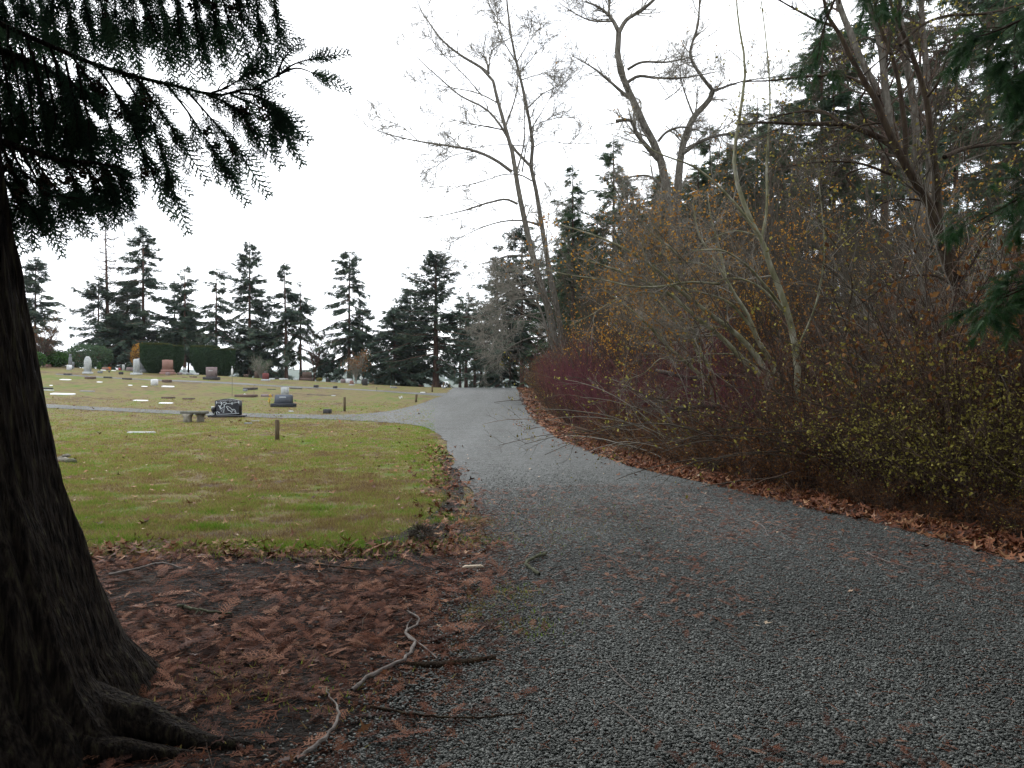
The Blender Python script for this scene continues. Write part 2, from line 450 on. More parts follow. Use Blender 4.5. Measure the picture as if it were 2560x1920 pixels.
M['yew'] = mat('yew_hedge', [(0.018, 0.040, 0.022), (0.036, 0.066, 0.032), (0.06, 0.095, 0.038)], attr=0.7)
M['yew_top'] = mat('yew_tips', [(0.05, 0.06, 0.015), (0.09, 0.09, 0.025)], attr=0.7)
M['hedge'] = mat('hedge_leaves', [(0.018, 0.05, 0.014), (0.035, 0.085, 0.02), (0.06, 0.11, 0.03)], attr=0.7)
M['black_granite'] = mat('black_granite', [(0.008, 0.008, 0.010), (0.016, 0.016, 0.02)], nscale=80, rough=0.25, spec=0.5)
M['rough_granite'] = mat('rough_granite', [(0.02, 0.022, 0.026), (0.06, 0.065, 0.075)], nscale=25, rough=0.9, bump=(30, 1, 0.05))
M['grey_granite'] = mat('blue_grey_granite', [(0.075, 0.085, 0.11), (0.12, 0.135, 0.165)], nscale=90, rough=0.5)
M['white_stone'] = mat('white_marble', [(0.42, 0.43, 0.44), (0.60, 0.61, 0.62), (0.7, 0.7, 0.7)], nscale=6, bump=(20, 0.2, 0.02))
M['white'] = mat('white_face', [(0.72, 0.74, 0.76), (0.80, 0.82, 0.84)], nscale=8, rough=0.6)
M['pale_stone'] = mat('pale_grey_stone', [(0.26, 0.28, 0.29), (0.38, 0.40, 0.40), (0.45, 0.46, 0.44)], nscale=7, bump=(25, 0.3, 0.02))
M['grey_stone'] = mat('grey_stone', [(0.13, 0.14, 0.15), (0.22, 0.23, 0.24)], nscale=9, bump=(25, 0.4, 0.02))
M['dark_stone'] = mat('dark_stone', [(0.035, 0.035, 0.038), (0.075, 0.07, 0.07)], nscale=12, bump=(25, 0.5, 0.03))
M['mauve_stone'] = mat('mauve_stone', [(0.16, 0.125, 0.125), (0.24, 0.19, 0.19)], nscale=14)
M['brown_stone'] = mat('brown_stone', [(0.07, 0.05, 0.042), (0.14, 0.10, 0.085)], nscale=14, bump=(25, 0.5, 0.03))
M['pink_granite'] = mat('pink_granite', [(0.20, 0.115, 0.095), (0.29, 0.175, 0.145)], nscale=30)
M['red_granite'] = mat('red_granite', [(0.13, 0.045, 0.045), (0.20, 0.075, 0.07)], nscale=30)
M['tan_stone'] = mat('tan_stone', [(0.25, 0.18, 0.13), (0.36, 0.27, 0.20)], nscale=12)
M['concrete'] = mat('weathered_concrete', [(0.12, 0.11, 0.09), (0.20, 0.185, 0.15), (0.27, 0.25, 0.21)], nscale=7, bump=(40, 0.4, 0.01))
M['concrete_dark'] = mat('mossy_concrete', [(0.07, 0.075, 0.06), (0.14, 0.14, 0.12), (0.20, 0.20, 0.18)], nscale=5, bump=(40, 0.4, 0.01))
M['etched'] = mat('etched_granite', [(0.016, 0.017, 0.020), (0.042, 0.044, 0.052)], nscale=12)
M['engrave'] = mat('white_engraving', [(0.42, 0.47, 0.50), (0.62, 0.66, 0.69)], nscale=30)
M['post'] = mat('post_wood', [(0.045, 0.032, 0.02), (0.10, 0.075, 0.045), (0.14, 0.115, 0.07)], nscale=6, stretch=(6, 6, 0.6), bump=(20, 0.6, 0.01))
M['metal'] = mat('dark_metal', [(0.05, 0.05, 0.05), (0.09, 0.09, 0.09)], rough=0.5)
M['yellow'] = mat('yellow_petals', [(0.55, 0.33, 0.04), (0.8, 0.55, 0.12)], attr=0.6)
M['white_petal'] = mat('white_petals', [(0.7, 0.72, 0.68), (0.85, 0.86, 0.84)], attr=0.6)
M['red_petal'] = mat('red_petals', [(0.32, 0.03, 0.03), (0.5, 0.07, 0.05)], attr=0.6)
M['orange_petal'] = mat('orange_petals', [(0.55, 0.14, 0.03), (0.65, 0.22, 0.06)], attr=0.6)
M['stick'] = mat('stick_bark', [(0.10, 0.085, 0.075), (0.19, 0.165, 0.15), (0.30, 0.27, 0.25)], nscale=12, bump=(60, 0.5, 0.005))
M['stick_moss'] = mat('mossy_stick', [(0.05, 0.055, 0.03), (0.12, 0.12, 0.08)], nscale=14, bump=(60, 0.5, 0.005))
M['wood_chip'] = mat('pale_wood', [(0.45, 0.36, 0.26), (0.6, 0.52, 0.42)], nscale=20)
M['log'] = mat('rotten_log', [(0.02, 0.016, 0.013), (0.05, 0.042, 0.034), (0.09, 0.08, 0.07)], nscale=6, stretch=(1, 1, 1), bump=(14, 0.8, 0.03))
M['car_white'] = mat('white_car_paint', [(0.72, 0.73, 0.74), (0.78, 0.79, 0.80)], rough=0.3, spec=0.5)
M['car_dark'] = mat('dark_car_paint', [(0.018, 0.016, 0.018), (0.03, 0.027, 0.028)], rough=0.35, spec=0.5)
M['glass'] = mat('dark_glass', [(0.02, 0.022, 0.025), (0.03, 0.033, 0.037)], rough=0.1, spec=0.6)
M['tyre'] = mat('tyre_rubber', [(0.012, 0.012, 0.012), (0.02, 0.02, 0.02)])
M['hill'] = mat('wooded_hill', [(0.02, 0.03, 0.022), (0.04, 0.055, 0.035), (0.07, 0.075, 0.05)], nscale=0.02, detail=8, world=True)
M['roof'] = mat('house_roof', [(0.16, 0.15, 0.15), (0.22, 0.21, 0.21)])
M['field'] = mat('pale_field', [(0.16, 0.24, 0.10), (0.30, 0.36, 0.20)], nscale=0.05, world=True)

# ---------------------------------------------------------------- ground, road, paths
def axis(segs):
    o = []
    for a, b, s in segs: o.append(np.arange(a, b, s))
    return np.concatenate(o + [[segs[-1][1]]])
gx = axis([(-2600, -300, 200), (-300, -80, 10), (-80, -20, 1.5), (-20, 20, 0.5), (20, 80, 2.0), (80, 300, 12), (300, 2600, 200)])
gy = axis([(-400, -60, 20), (-60, -6, 3), (-6, 30, 0.5), (30, 80, 0.8), (80, 300, 5), (300, 1000, 25), (1000, 2600, 200)])
def grid(xs, ys, hfun, name, m):
    X, Y = np.meshgrid(xs, ys)
    V = np.stack([X, Y, hfun(X, Y)], -1).reshape(-1, 3)
    i = np.arange(X.size).reshape(X.shape)
    q = np.stack([i[:-1, :-1], i[:-1, 1:], i[1:, 1:], i[1:, :-1]], -1).reshape(-1, 4)
    return Acc().add(V, q=q).build(name, m, smooth=True)
kind(grid(gx, gy, H, 'ground', M['lawn']), 'structure')

def ribbon(name, left, right, n, nv, off, m, jit=0.0):
    Lp, Rp = cat_res(left, n), cat_res(right, n)
    if jit:
        u = np.arange(n)
        Lp = Lp + (vnoise(u * 0.37, u * 0.0, 3) * jit + vnoise(u * 1.1, u * 0.0 + 4, 3) * jit * .6)[:, None] * unit(Lp - Rp)
        Rp = Rp + (vnoise(u * 0.41, u * 0.0 + 9, 3) * jit + vnoise(u * 1.2, u * 0.0 + 14, 3) * jit * .6)[:, None] * unit(Rp - Lp)
    t = np.linspace(0, 1, nv)[None, :, None]
    P = Lp[:, None, :] * (1 - t) + Rp[:, None, :] * t
    V = np.concatenate([P, (H(P[..., 0], P[..., 1]) + off)[..., None]], -1).reshape(-1, 3)
    i = np.arange(n * nv).reshape(n, nv)
    q = np.stack([i[:-1, :-1], i[:-1, 1:], i[1:, 1:], i[1:, :-1]], -1).reshape(-1, 4)
    return kind(Acc().add(V, q=q).build(name, m, smooth=True), 'structure')
def G2(pts): return np.array([gp(*p)[:2] for p in pts])

RL = np.vstack([[(-3.2, -14), (-2.6, -2), (-1.6, 1.2)], G2([(903, 1915), (1007, 1805), (1111, 1690), (1169, 1585), (1198, 1458), (1192, 1365), (1171, 1250), (1134, 1157), (1104, 1085), (1098, 1040), (1100, 1005), (1116, 985), (1128, 973)]), [(-6.2, 90), (-9, 130)]])
RR = np.vstack([[(5.4, -14), (5.3, 0), (4.95, 4)], G2([(2560, 1406), (2314, 1337), (2083, 1285), (1852, 1227), (1620, 1175), (1447, 1117), (1354, 1059), (1320, 1020), (1310, 1000), (1305, 985), (1298, 974)]), [(0.6, 90), (-1, 130)]])
ribbon('gravel_road', RL, RR, 420, 26, 0.022, M['gravel'], jit=0.10)
P1T = G2([(-420, 985), (-60, 1003), (110, 1010.7), (380, 1024.5), (640, 1034), (846, 1037), (900, 1036), (960, 1030), (1020, 1018), (1060, 1007), (1095, 994), (1125, 988)])
P1B = G2([(-420, 994), (-60, 1012), (110, 1020), (380, 1033), (640, 1044), (846, 1050), (920, 1054), (980, 1058), (1050, 1066), (1085, 1080), (1120, 1100), (1150, 1112)])
ribbon('gravel_path', P1T, P1B, 200, 8, 0.016, M['gravel'], jit=0.05)
P2T = G2([(140, 934.5), (320, 946), (421, 950), (508, 953), (609, 958), (643, 960.5), (745, 966.5), (831, 969.5), (961, 977), (1025, 981), (1083, 983), (1125, 983)])
P2B = G2([(140, 937), (320, 948.5), (421, 953), (508, 957), (609, 962), (643, 964), (745, 970), (831, 972.5), (961, 980), (1025, 985), (1083, 989), (1125, 993)])
ribbon('gravel_path', P2T, P2B, 160, 5, 0.012, M['gravel'], jit=0.03)

# dark soil and litter under the big tree
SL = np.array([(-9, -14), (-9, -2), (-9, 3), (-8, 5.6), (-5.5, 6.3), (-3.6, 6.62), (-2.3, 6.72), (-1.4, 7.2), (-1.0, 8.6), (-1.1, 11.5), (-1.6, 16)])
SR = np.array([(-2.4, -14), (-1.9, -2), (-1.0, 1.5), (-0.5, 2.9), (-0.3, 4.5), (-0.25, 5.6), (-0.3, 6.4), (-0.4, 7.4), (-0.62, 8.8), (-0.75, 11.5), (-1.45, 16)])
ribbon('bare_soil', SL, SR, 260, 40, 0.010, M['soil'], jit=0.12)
# woodland floor to the right of the road
FR = cat_res(RR, 60)
FL = FR + np.array([-0.25, 0.0])
FO = np.c_[np.full(60, 90.0), FR[:, 1] * 1.0]
ribbon('woodland_floor', FL, FO, 260, 60, 0.008, M['floor'], jit=0.10)
# hazy wooded hill across the valley
hx = np.arange(-2600, 2600, 8.0); hy = np.array([1250, 1300, 1350, 1400, 1450, 1500, 1550, 1600, 1700.])
def Hh(X, Y):
    s = np.clip((Y - 1250) / 300, 0, 1); s = s * s * (3 - 2 * s)
    top = 33 + 7 * vnoise(X / 260 + 20, X * 0, 5) + 4 * vnoise(X / 70 + 9, X * 0, 6) + 3.2 * vnoise(X / 13, Y / 40, 7) + 1.8 * vnoise(X / 8 + 3, Y / 17, 8)
    return -12 + s * (top + 12)
kind(grid(hx, hy, Hh, 'hill', M['hill']), 'structure')
kind(grid(np.arange(-900, 901, 60.), np.arange(330, 1260, 60.), lambda x, y: H(x, y) + 0.15, 'field', M['field']), 'structure')

# edge curves used to place things along the road
_rr = cat_res(RR, 600); _rl = cat_res(RL, 600)
def road_right(y): return np.interp(y, _rr[:, 1], _rr[:, 0])
def road_left(y): return np.interp(y, _rl[:, 1], _rl[:, 0])
def soil_left(x, y):
    p = cat_res(SL, 300); q = cat_res(SR, 300)
    return (y < np.interp(x, p[:210, 0], p[:210, 1], left=6, right=8.5))

# ---------------------------------------------------------------- small prototypes
def ico():
    g = (1 + 5 ** .5) / 2
    v = np.array([(-1, g, 0), (1, g, 0), (-1, -g, 0), (1, -g, 0), (0, -1, g), (0, 1, g), (0, -1, -g), (0, 1, -g), (g, 0, -1), (g, 0, 1), (-g, 0, -1), (-g, 0, 1)], float)
    v /= np.linalg.norm(v[0])
    t = np.array([(0, 11, 5), (0, 5, 1), (0, 1, 7), (0, 7, 10), (0, 10, 11), (1, 5, 9), (5, 11, 4), (11, 10, 2), (10, 7, 6), (7, 1, 8), (3, 9, 4), (3, 4, 2), (3, 2, 6), (3, 6, 8), (3, 8, 9), (4, 9, 5), (2, 4, 11), (6, 2, 10), (8, 6, 7), (9, 8, 1)])
    return v, t
IV, IT = ico()
def frond(nl=10, ns=5, w=0.014, curve=0.25, seed=1, sub=True):
    """flat cedar spray: x along the stem, y across"""
    r = np.random.default_rng(seed); V, T = [], []
    def bl(a, b, w0):
        a = np.array(a); b = np.array(b); d = b - a; p = np.array([-d[1], d[0], 0]); p = p / (np.linalg.norm(p) + 1e-9) * w0
        k = len(V); V.extend([a - p, a + p, b]); T.append((k, k + 1, k + 2))
    def z(x): return -curve * x * x
    bl((0, 0, 0), (1, 0, z(1)), w * .9)
    for i in range(nl):
        for sd in (-1, 1):
            x = 0.08 + 0.88 * (i + (0.25 if sd > 0 else 0) + r.uniform(-.15, .15)) / nl
            L = (0.42 * (1 - x) ** 0.75 + 0.06) * r.uniform(.75, 1.15) * min(1, .45 + x * 2)
            a = R(r.uniform(34, 50)) * sd
            e = np.array([x + L * math.cos(a), L * math.sin(a), z(x) - 0.10 * L])
            b0 = np.array([x, 0, z(x)])
            bl(b0, e, w)
            if sub:
                m = max(2, int(ns * L / 0.35))
                for j in range(m):
                    for s2 in (-1, 1):
                        f = (j + .6 + .3 * (s2 > 0)) / (m + .6)
                        q = b0 + (e - b0) * f; l2 = (0.11 * (1 - f) + 0.035) * r.uniform(.7, 1.2)
                        a2 = a + s2 * R(r.uniform(32, 48))
                        bl(q, q + np.array([l2 * math.cos(a2), l2 * math.sin(a2), -0.1 * l2]), w * .8)
    return np.array(V), np.array(T)
FRONDS = [frond(7, 2, 0.023, 0.22, s) for s in (1, 2, 3)]
FROND_S = [frond(8, 3, 0.015, 0.15, s) for s in (4, 5, 6)]
def leafp(curl=0.2):
    V = np.array([(0, 0, 0), (.5, .3, curl * .5), (1, 0, 0.02), (.5, -.3, curl * .4), (.5, 0, -.04)], float)
    return V, np.array([(0, 4, 1), (1, 4, 2), (0, 3, 4), (3, 2, 4)])
LEAF = leafp()
def maple(seed):
    r = np.random.default_rng(seed)
    a = np.radians([-150, -115, -80, -50, -22, 0, 22, 50, 80, 115, 150])
    rad = np.array([.42, .28, .62, .34, .55, 1.0, .55, .34, .62, .28, .42]) * r.uniform(.85, 1.15, 11)
    rad[[4, 6]] *= .62
    z = 0.35 * rad ** 2 * r.uniform(-.3, 1.0, 11)
    V = np.vstack([[(0, 0, 0)], np.c_[rad * np.cos(a), rad * np.sin(a), z]])
    return V * 0.6, np.array([(0, i, i + 1) for i in range(1, 11)])
MAPLES = [maple(s) for s in range(4)]
def spray(n=5, w=.1, ang=38, ln=.45, seed=0):
    """needle spray made of narrow blades"""
    r = np.random.default_rng(seed); V = [(0, -w * .6, 0), (0, w * .6, 0), (1, 0, -.08)]; T = [(0, 1, 2)]
    for i in range(n):
        for sd in (-1, 1):
            x = (i + .5 + r.uniform(-.2, .2)) / (n + .3) * .85; L = ln * (1.05 - x) * r.uniform(.8, 1.25); a = R(ang + r.uniform(-10, 10)) * sd
            k = len(V); d = np.array([math.cos(a), math.sin(a), r.uniform(-.25, .1)]); p = np.array([-d[1], d[0], 0]) * w
            b = np.array([x, 0, -.08 * x * x])
            V += [tuple(b - p), tuple(b + p), tuple(b + d * L)]; T.append((k, k + 1, k + 2))
    return np.array(V, float), np.array(T)
SPRAY_FAR = [spray(2, .11, 45, .6, s) for s in range(3)]
SPRAY_MID = [spray(5, .055, 42, .5, s) for s in range(3)]
SPRAY_NEAR = [spray(14, .016, 48, .30, s) for s in range(3)]

def flat_dirs(n, tilt=0.15):
    a = rng.uniform(0, 2 * np.pi, n)
    d = np.stack([np.cos(a), np.sin(a), rng.normal(0, tilt, n)], -1)
    nn = np.stack([rng.normal(0, tilt, n), rng.normal(0, tilt, n), np.ones(n)], -1)
    return d, nn
def scatter_flat(acc, protos, P, size, tilt=0.15, lift=0.01, rr=None):
    n = len(P); pick = rng.integers(0, len(protos), n)
    d, nn = flat_dirs(n, tilt)
    Mx = basis(d, nn, sc=size)
    pos = np.c_[P, H(P[:, 0], P[:, 1]) + lift + rng.uniform(0, .012, n)]
    r = rng.uniform(0, 1, n) if rr is None else rr
    for k, (pv, pt) in enumerate(protos):
        s = pick == k
        acc.inst(pv, pt, pos[s], Mx[s], r[s])
    return acc

# ---------------------------------------------------------------- gravel stones, litter, grass
def inroad(P, m=0.0):
    return (P[:, 0] > road_left(P[:, 1]) - m) & (P[:, 0] < road_right(P[:, 1]) + m)
def vis(P, m=1.06):
    return (np.abs(P[:, 0]) < 0.72 * m * P[:, 1] + 0.3) & (P[:, 1] > 2.6)
acc = Acc()
for (n, r0, r1) in [(290000, .0035, .0115)]:
    yy = rng.uniform(2.6, 15, n * 12); yy = yy[rng.uniform(0, 1, len(yy)) < np.exp(-(yy - 2.6) / 3.2) * np.clip((15 - yy) / 5, 0, 1)][:n * 2]
    P = np.c_[rng.uniform(-3, 6, len(yy)), yy]
    ok = (np.abs(P[:, 0]) < .95 * P[:, 1] + .6); e = (P[:, 0] - road_left(P[:, 1]))
    keep = (rng.uniform(-.2, 1, len(P)) < .86 + .3 * vnoise(P[:, 0] * 1.1 + 30, P[:, 1] * .45 + 30, 41) + .4 * vnoise(P[:, 0] * 4 + 30, P[:, 1] * 4 + 30, 42)) & (e + rng.normal(0, .22, len(P)) > 0.0) & (P[:, 0] < road_right(P[:, 1]) + .05)
    P = P[ok & keep][:n]; n2 = len(P)
    Mx = basis(rng.normal(size=(n2, 3)) * [1, 1, .25], np.c_[rng.normal(0, .3, (n2, 2)), np.ones(n2)], sc=(r0 + (r1 - r0) * rng.uniform(0, 1, n2) ** 1.5)[:, None] * np.c_[rng.uniform(.9, 1.4, n2), rng.uniform(.7, 1.0, n2), rng.uniform(.35, .7, n2)])
    jv = IV[None] * 1.0
    pos = np.c_[P, H(P[:, 0], P[:, 1]) + 0.022 + rng.uniform(0, .010, n2)]
    sx_ = (P[:, 0] - road_left(P[:, 1])) / (road_right(P[:, 1]) - road_left(P[:, 1]))
    rr = np.clip(rng.normal(.45, .18, n2) + .16 * vnoise(P[:, 0] * 1.6 + 70, P[:, 1] * .8 + 70, 43) + .11 * (np.exp(-((sx_ - .30) / .09) ** 2) + np.exp(-((sx_ - .70) / .09) ** 2)), 0, 1)
    for k in range(3):
        pv = IV * np.random.default_rng(k).uniform(.72, 1.2, (12, 1))
        s = np.arange(n2) % 3 == k
        acc.inst(pv, IT, pos[s], Mx[s], rr[s])
kind(acc.build('gravel', M['pebble']), 'stuff')

# brown cedar sprays and needles under the tree and blown over the gravel
acc = Acc()
n = 60000; P = np.c_[rng.uniform(-5, 0.6, n), rng.uniform(2.4, 7.2, n)]
P = P[(P[:, 0] < road_left(P[:, 1]) + np.abs(rng.normal(0, .35, n)) * .9 + .05) & (P[:, 1] < np.interp(P[:, 0], [-6, -3.6, -2.3, -1.2, -.6], [6.2, 6.6, 6.7, 7.0, 7.4]) + rng.normal(0, .12, n) + np.where(rng.uniform(0, 1, n) < .05, rng.uniform(0, 1.6, n), 0)) & vis(P)]
clump = -.35 * np.exp(-((P[:, 0] + 2.2) / .9) ** 2 - ((P[:, 1] - 5.9) / .6) ** 2) + vnoise(P[:, 0] * 1.1 + 40, P[:, 1] * 1.6 + 40, 2) * .8 + .3 * vnoise(P[:, 0] * 3 + 40, P[:, 1] * 3 + 40, 4)
P = P[clump + rng.uniform(-.4, .4, len(P)) > .0]
scatter_flat(acc, FROND_S, P, .022 + .13 * rng.uniform(0, 1, len(P)) ** 3, .33, .015)
n = 13000; P = np.c_[rng.uniform(-1.5, 5.2, n), rng.uniform(2.5, 11, n)]
P = P[inroad(P) & vis(P) & (vnoise(P[:, 0] * .8 + 60, P[:, 1] * .8 + 60, 9) + rng.uniform(-.5, .5, n) + .10 * (P[:, 0] - 1) > .15)]
scatter_flat(acc, FROND_S, P, rng.uniform(.03, .10, len(P)), .2, .045)
n = 420; P = np.c_[rng.uniform(-.35, .3, n), rng.uniform(5.6, 14, n)]; P[:, 0] += road_left(P[:, 1]) - .1
scatter_flat(acc, FROND_S, P, rng.uniform(.05, .16, n), .3, .03)
P = np.c_[rng.uniform(-3.6, .2, 420), rng.uniform(2.6, 6.6, 420)]; P = P[(P[:, 0] < road_left(P[:, 1]) + .15) & vis(P)]
scatter_flat(acc, FROND_S, P, rng.uniform(.14, .30, len(P)), .22, .03)
kind(acc.build('fallen_cedar_sprays', M['frond_dead']), 'stuff')
# loose needles and bark crumbs over soil and gravel
n = 45000; P = np.c_[rng.uniform(-5, 5.2, n), rng.uniform(2.5, 9, n)]
P = P[(P[:, 0] < road_right(P[:, 1])) & vis(P) & (rng.uniform(0, 1, n) < np.where(P[:, 0] < road_left(P[:, 1]) + .3, 1, .28)) & (P[:, 1] < 6.7 + (P[:, 0] > -.6) * 3)]; n = len(P)
d, nn = flat_dirs(n, .12); L = rng.uniform(.015, .06, n)[:, None]; p0 = np.c_[P, H(P[:, 0], P[:, 1]) + np.where(P[:, 0] < road_left(P[:, 1]), .02, .042)]
kind(Acc().tubes(np.stack([p0, p0 + d * L / 2 + [0, 0, .004], p0 + d * L], 1), np.full((n, 3), .0016), 3, rng.uniform(0, 1, n)).build('needle_litter', M['frond_dead']), 'stuff')

# thin dead twigs of the litter
n = 2600; P = np.c_[rng.uniform(-4.6, 1.2, n), rng.uniform(2.4, 7.0, n)]; P = P[(P[:, 0] < road_left(P[:, 1]) + .5) & vis(P)]; n = len(P)
d, nn = flat_dirs(n, .06); L = (.05 + .32 * rng.uniform(0, 1, n) ** 2)[:, None]
p0 = np.c_[P, H(P[:, 0], P[:, 1]) + .022]
pts = [p0]; dd = d
for k in range(3):
    dd = unit(dd + rng.normal(0, .25, (n, 3)) * [1, 1, .15]); pts.append(pts[-1] + dd * L / 3)
kind(Acc().tubes(np.stack(pts, 1), rng.uniform(.001, .0032, n)[:, None] * np.linspace(1, .5, 4), 4, rng.uniform(0, 1, n)).build('twig_litter', M['twig_brown']), 'stuff')

# fallen leaves: road edge strip, lawn edge, lawn
acc = Acc()
def strip(n, y0, y1, lo, hi, sz, bias=1.0):
    y = y0 + (y1 - y0) * rng.uniform(0, 1, n) ** bias
    P = np.c_[road_right(y) + rng.uniform(lo, hi, n) ** 1.0, y]
    scatter_flat(acc, MAPLES, P, rng.uniform(sz * .6, sz * 1.3, n), .45, .03)
strip(3000, 4.5, 14, -.16, .75, .15, 1.3)
strip(2600, 10, 30, -.15, .9, .16, 1.2)
strip(1500, 26, 62, -.2, 1.2, .22)
strip(1600, 4.5, 20, .3, 2.2, .14)
strip(220, 4.5, 34, -1.1, 0, .10)
y = rng.uniform(6.6, 18, 620) ; y = 6.6 + (y - 6.6) ** 1.25 / 11.4 ** .25
P = np.c_[road_left(y) - .30 + rng.normal(0, .22, 620), y]
scatter_flat(acc, MAPLES, P, rng.uniform(.06, .15, 620), .5, .03)
P = np.c_[rng.uniform(-4.0, -.9, 380), rng.normal(6.75, .22, 380)]
scatter_flat(acc, MAPLES, P, rng.uniform(.06, .16, 380), .5, .03)
P = np.c_[rng.uniform(-11, -.6, 520), rng.uniform(6.8, 21, 520)]; P = P[(P[:, 0] < road_left(P[:, 1]) - .3) & vis(P)]
scatter_flat(acc, MAPLES, P, rng.uniform(.06, .16, len(P)), .35, .035)
P = np.c_[rng.uniform(-26, -1, 420), rng.uniform(20, 40, 420)]; P = P[P[:, 0] < road_left(P[:, 1]) - .4]
scatter_flat(acc, MAPLES, P, rng.uniform(.1, .2, len(P)), .35, .035)
P = np.c_[rng.uniform(-4.5, .5, 200), rng.uniform(2.8, 6.8, 200)]; P = P[P[:, 0] < road_left(P[:, 1])]
scatter_flat(acc, MAPLES, P, rng.uniform(.05, .12, len(P)), .4, .035)
kind(acc.build('fallen_leaves', M['leaf_dead']), 'stuff')
acc = Acc()
P = np.c_[rng.uniform(-9, 5, 420), rng.uniform(4.5, 22, 420)]; P = P[vis(P)]
scatter_flat(acc, MAPLES, P, rng.uniform(.025, .075, len(P)), .4, .04)
strip0 = np.c_[road_right(np.linspace(5.4, 30, 60)) + rng.uniform(-.2, .5, 60), np.linspace(5.4, 30, 60)]
scatter_flat(acc, MAPLES, strip0, rng.uniform(.08, .14, 60), .6, .05)
kind(acc.build('pale_fallen_leaves', M['leaf_pale']), 'stuff')

# mown grass blades
def blades(P, h0, h1, w):
    n = len(P); a = rng.uniform(0, 2 * np.pi, n); hh = rng.uniform(h0, h1, n)
    s = np.stack([np.cos(a), np.sin(a), np.zeros(n)], -1) * (w * rng.uniform(.7, 1.3, n))[:, None]
    ln = rng.normal(0, .55, (n, 2)) * hh[:, None]
    b = np.c_[P, H(P[:, 0], P[:, 1]) - .004]
    V = np.stack([b - s, b + s, b + np.c_[ln, hh]], 1).reshape(-1, 3)
    return V, np.arange(3 * n).reshape(-1, 3), np.repeat(rng.uniform(0, 1, n), 3)
acc = Acc()
def lawn_ok(P):
    e = P[:, 0] < road_left(P[:, 1]) - .22 + rng.normal(0, .08, len(P))
    s = P[:, 1] > np.interp(P[:, 0], [-9, -5.5, -3.6, -2.3, -1.4, -1.0], [6.1, 6.4, 6.68, 6.78, 7.2, 8.2]) + rng.normal(0, .09, len(P)) + .28 * vnoise(P[:, 0] * 2.2 + 50, P[:, 1] * 0 + 3, 61) + .16 * vnoise(P[:, 0] * 6 + 50, P[:, 1] * 2 + 3, 62)
    return e & s & vis(P)
yy = rng.uniform(6.0, 40, 4000000); yy = yy[rng.uniform(0, 1, len(yy)) < yy / 14 * np.exp(-(yy - 6) / 6.5)]
P = np.c_[rng.uniform(-.76, 0, len(yy)) * yy, yy]; P = P[lawn_ok(P)]
cl = vnoise(P[:, 0] * 5 + 90, P[:, 1] * 5 + 90, 51) * .5 + vnoise(P[:, 0] * 1.3 + 90, P[:, 1] * 1.3 + 90, 52) * .5
P = P[cl + rng.uniform(-.6, .6, len(P)) > -.05][:330000]; cl = vnoise(P[:, 0] * 5 + 90, P[:, 1] * 5 + 90, 51)
V, T, r = blades(P, .015, .05, .0035); V = V.reshape(-1, 3, 3); wd = (P[:, 1] / 8)[:, None]
mid = (V[:, 0] + V[:, 1]) / 2; V[:, 0] = mid + (V[:, 0] - mid) * wd; V[:, 1] = mid + (V[:, 1] - mid) * wd; V[:, 2, 2] += .02 * np.maximum(cl, 0)
e = road_left(P[:, 1]) - P[:, 0]; g_ = .40 * np.exp(-np.maximum(e - .2, 0) / .6) + .18 * np.exp(-((P[:, 1] - 18) / 2.6) ** 2) + .22 * np.exp(-((P[:, 1] - 6.9) / .35) ** 2) - .10 * np.exp(-((P[:, 1] - 11.5) / 2.5) ** 2)
acc.add(V.reshape(-1, 3), t=T, r=r + np.repeat(g_, 3))
# longer tufts
for (cx, cy, rad, n) in [(-2.62, 9.1, .18, 500), (-3.35, 7.9, .16, 500), (-3.9, 7.3, .2, 500), (-5.1, 7.9, .3, 700), (-1.7, 6.95, .5, 1600), (-2.3, 6.9, .4, 1200)]:
    P = np.c_[rng.normal(cx, rad, n), rng.normal(cy, rad * .5, n)]
    V, T, r = blades(P, .05, .10, .004); acc.add(V, t=T, r=np.clip(r * .5 + .7, 0, 1.3))
# moss and weeds in the gravel margin
for (cx, cy, rad, n) in [(.0, 5.35, .12, 200), (-.12, 5.0, .2, 130), (.12, 4.62, .13, 180), (-.42, 8.1, .14, 600), (-.35, 7.2, .2, 400), (.5, 8.6, .7, 350), (.6, 7.4, .5, 260), (-1.5, 3.75, .22, 160), (-.9, 3.55, .25, 120)]:
    P = np.c_[rng.normal(cx, rad, n), rng.normal(cy, rad, n)]
    V, T, r = blades(P, .012, .035, .004); acc.add(V + [0, 0, .03], t=T, r=np.clip(r * .5 + .45, 0, 1.4))
print('blades', acc.n // 3); kind(acc.build('grass', M['blade']), 'stuff')

# ---------------------------------------------------------------- single sticks and bits on the ground
def gline(pts, lift):
    P = np.array([gp(*p) for p in pts]); P[:, 2] += lift; return P
def stick(name, label, pts, r0, r1, m, lift=.03, cat='stick', forks=(), K=26):
    P = cat_res(gline(pts, lift), K)
    P[:, 2] = H(P[:, 0], P[:, 1]) + lift + np.abs(np.interp(np.arange(K), [0, K / 2, K], [0, .015, 0]))
    loc = P.mean(0)
    P[1:-1] += rng.normal(0, r0 * .45, (K - 2, 3)) * [1, 1, .2]
    a = Acc().tubes(P[None], (np.linspace(r0, r1, K) * rng.uniform(.78, 1.22, K))[None], 7)
    kn = P[rng.integers(1, K - 1, 5)]; a.tubes(np.stack([kn, kn + rng.normal(0, 1, (5, 3)) * r0 * [2, 2, .6]], 1), np.full((5, 1), r0 * .4) * [[1, .5]], 5)
    for f, f0, f1 in forks:
        Q = cat_res(gline(f, lift + .01), 8); a.tubes(Q[None], np.linspace(f0, f1, 8)[None], 6)
    return tag(a.build(name, m, loc=loc, smooth=True), label, cat)
DS = 2560 / 2212.0
def dsp(pts): return [(x * DS, y * DS) for x, y in pts]
